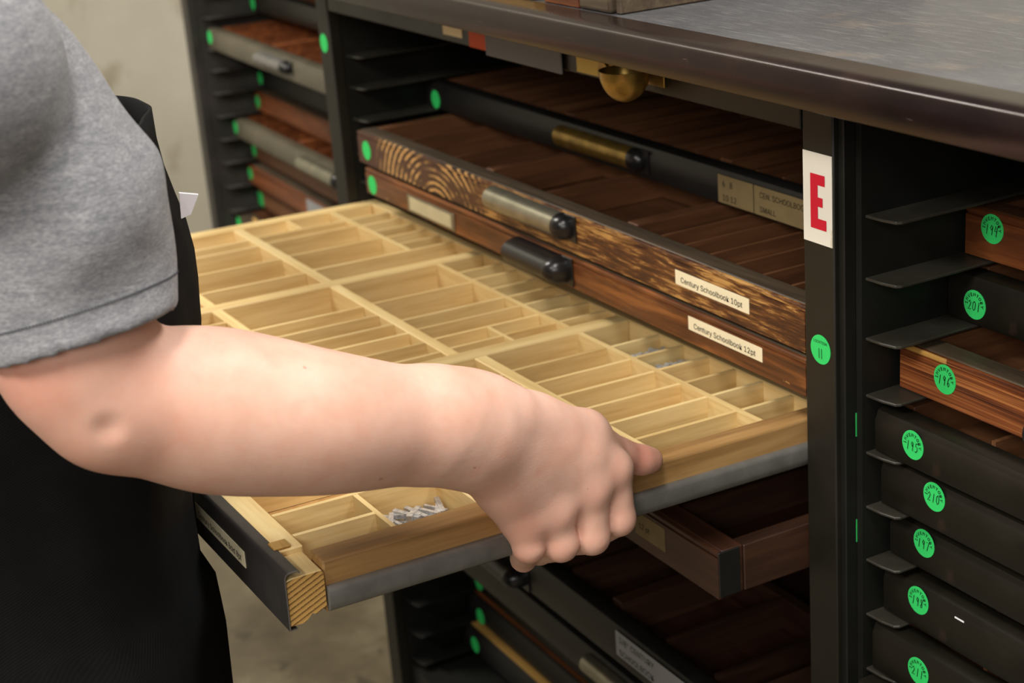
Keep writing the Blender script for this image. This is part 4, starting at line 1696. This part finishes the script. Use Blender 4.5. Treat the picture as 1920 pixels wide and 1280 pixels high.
# stitched seam running round the sleeve a little above the hem
axn = nrm
cen = hm + axn * 0.0205
b1_ = e1
b2_ = np.cross(axn, e1)
ring = []
for i in range(96):
    a = 2 * PI * i / 96
    dr_ = b1_ * math.cos(a) + b2_ * math.sin(a)
    ts = np.linspace(0.03, 0.085, 220)
    v = shirt_sdf(cen + dr_ * ts[:, None])
    k_ = np.where((v[:-1] < 0) & (v[1:] >= 0))[0]
    if len(k_):
        ring.append(cen + dr_ * (ts[k_[-1]] + 0.0003))
    else:
        ring.append(None)
sm = MB()
for i in range(96):
    p, q = ring[i], ring[(i + 1) % 96]
    if p is None or q is None or np.linalg.norm(p - q) > 0.012:
        continue
    for u0, u1 in ((0.05, 0.42), (0.55, 0.92)):
        a_, b_ = p + (q - p) * u0, p + (q - p) * u1
        n_ = (a_ - cen)
        n_ /= np.linalg.norm(n_)
        w_ = axn * 0.00045
        t_ = n_ * 0.0004
        sm.add([a_ - w_ - PO, b_ - w_ - PO, b_ + w_ - PO, a_ + w_ - PO, a_ - w_ + t_ - PO, b_ - w_ + t_ - PO, b_ + w_ + t_ - PO, a_ + w_ + t_ - PO],
               [(0, 3, 2, 1), (4, 5, 6, 7), (0, 1, 5, 4), (1, 2, 6, 5), (2, 3, 7, 6), (3, 0, 4, 7)])
hs_ = ob('hem_stitching', sm, 'stitch', bpy.data.objects['t_shirt'])
hs_['kind'] = 'stuff'

# eyes and mouth
for s in (-1, 1):
    for nm_, rad_, dy_, mt_ in (('eye', 0.0105, 0.0, 'white'), ('iris', 0.0056, 0.0062, 'ink')):
        bmx = bmesh.new()
        bmesh.ops.create_uvsphere(bmx, u_segments=14, v_segments=10, radius=rad_)
        mex = bpy.data.meshes.new(nm_)
        bmx.to_mesh(mex)
        bmx.free()
        ob(nm_, mex, mt_, body, tuple(BC + [s * 0.032, 0.1295 + dy_, 0.525] - PO), smooth=True)

# --- hair cap
def hair_sdf(Q):
    q = Q - BC
    d = rcone(q, (0, 0.025, 0.49), (0, 0.035, 0.555), 0.078, 0.096)
    return np.maximum(d, np.minimum(q[:, 1] - 0.085, 0.57 - q[:, 2] + (q[:, 1] - 0.085) * 0.0))


V5, F5 = surface(hair_sdf, BC + [-0.13, -0.12, 0.38], BC + [0.13, 0.18, 0.68], 0.008)
ob('hair', mesh_from('hair', V5 - PO, F5), 'hair', pb_)


# --- trousers
def leg_sdf(Q):
    q = Q - BC
    d = None
    for s in (-1, 1):
        e = chain(q, [(s * 0.075, -0.02, -0.24), (s * 0.085, -0.01, -0.56), (s * 0.09, -0.03, -0.365 - 0.49)], (0.088, 0.070, 0.060), 0.03)
        e = np.maximum(e, (FZ + 0.045) - Q[:, 2])
        d = e if d is None else smin(d, e, 0.03)
    d = smin(d, rcone(q, (-0.03, 0.01, -0.16), (0.03, 0.01, -0.16), 0.115, 0.115), 0.05)
    return d


V6, F6 = surface(leg_sdf, BC + [-0.24, -0.24, FZ - 0.0], BC + [0.24, 0.22, -0.05], 0.010)
ob('trousers', mesh_from('trousers', V6 - PO, F6), 'trousers', pb_)
for s in (-1, 1):
    def shoe_sdf(Q, s=s):
        q = Q - np.array([BC[0] + s * 0.09, BC[1], FZ])
        d = chain(q, [(0, -0.09, 0.045), (0, 0.0, 0.050), (s * 0.012, 0.13, 0.036)], (0.044, 0.048, 0.036), 0.02)
        return np.maximum(d, 0.001 - q[:, 2])
    Vs, Fs = surface(shoe_sdf, np.array([BC[0] + s * 0.09 - 0.08, BC[1] - 0.16, FZ - 0.01]), np.array([BC[0] + s * 0.09 + 0.08, BC[1] + 0.2, FZ + 0.13]), 0.007)
    ob('shoe', mesh_from('shoe', Vs - PO, Fs), 'black', pb_)

# --- apron: bib and skirt as one wrapped sheet
rows = []
zs = np.linspace(-0.68, 0.187, 46)
zk = np.array([-0.72, -0.45, -0.27, -0.18, -0.14, -0.13, -0.07, -0.04, 0.02, 0.06, 0.10, 0.16, 0.19])
rk = np.array([0.205, 0.178, 0.173, 0.176, 0.174, 0.166, 0.166, 0.174, 0.187, 0.193, 0.193, 0.178, 0.176])
AC = np.array([-0.180, -0.580])
nphi = 72
av, af = [], []
for iz, z in enumerate(zs):
    rr = np.interp(z, zk, rk)
    half = np.interp(z, [-0.75, -0.12, 0.03, 0.187], [math.radians(150), math.radians(150), math.radians(150), math.radians(50)])
    for ip in range(nphi + 1):
        ph = -half + 2 * half * ip / nphi
        fold = 0.0030 * math.sin(9 * ph + 5 * z) * np.interp(z, [-0.75, -0.2, 0.0, 0.187], [3.0, 0.8, 0.5, 0.8]) + 0.0008 * math.sin(23 * ph - 14 * z)
        edge = max(0.0, abs(ph) / half - 0.9) * 10
        r = rr + fold - 0.006 * edge
        tt_ = min(1.0, max(0.0, (math.degrees(abs(ph)) - 42) / 50))
        r *= 1 - 0.20 * tt_ * tt_ * (3 - 2 * tt_)
        if z > 0.14:
            r += (z - 0.14) * 0.06 * math.sin(3.3 * ph + 1.2)
        av.append((AC[0] + r * math.sin(ph) - PO[0], AC[1] + r * math.cos(ph) - PO[1], z - PO[2]))
for iz in range(len(zs) - 1):
    for ip in range(nphi):
        k = iz * (nphi + 1) + ip
        af.append((k, k + 1, k + nphi + 2, k + nphi + 1))
ap = ob('apron', MB().add(av, af), 'apron', pb_, smooth=True)
so = ap.modifiers.new('thick', 'SOLIDIFY')
so.thickness = 0.0022
so.offset = -1
# neck straps and waist tie
def tube(pts, r, par, name, mat):
    cu = bpy.data.curves.new(name, 'CURVE')
    cu.dimensions = '3D'
    s = cu.splines.new('POLY')
    s.points.add(len(pts) - 1)
    for p, q in zip(s.points, pts):
        p.co = (*q, 1)
    cu.bevel_depth = r
    cu.bevel_resolution = 2
    o = bpy.data.objects.new(name, cu)
    COL.objects.link(o)
    bpy.context.view_layer.update()
    me = bpy.data.meshes.new_from_object(o.evaluated_get(bpy.context.evaluated_depsgraph_get()))
    bpy.data.objects.remove(o)
    bpy.data.curves.remove(cu)
    return ob(name, me, mat, par, smooth=True)


for s in (-1, 1):
    q = [(AC[0] + s * 0.125, AC[1] + 0.118, 0.182), (BC[0] + s * 0.105, BC[1] + 0.100, 0.26), (BC[0] + s * 0.088, BC[1] + 0.03, 0.378), (BC[0] + s * 0.055, BC[1] - 0.058, 0.375), (BC[0], BC[1] - 0.075, 0.372)]
    tube([tuple(np.array(p) - PO) for p in q], 0.006, ap, 'neck_strap', 'apron')
# white card peeping out of the bib pocket
tg0 = at_x(352, 362, -0.205)
tgp = [at_x(336, 362, -0.094), at_x(372, 365, -0.094), at_x(358, 402, -0.0945), at_x(340, 410, -0.095)]
ob('pocket_card', MB().add([tuple(p - PO) for p in tgp] + [tuple(p - PO + np.array([-0.0006, 0.0, 0.0006])) for p in tgp],
                           [(0, 1, 2, 3), (7, 6, 5, 4), (0, 4, 5, 1), (1, 5, 6, 2), (2, 6, 7, 3), (3, 7, 4, 0)]), 'white', ap)
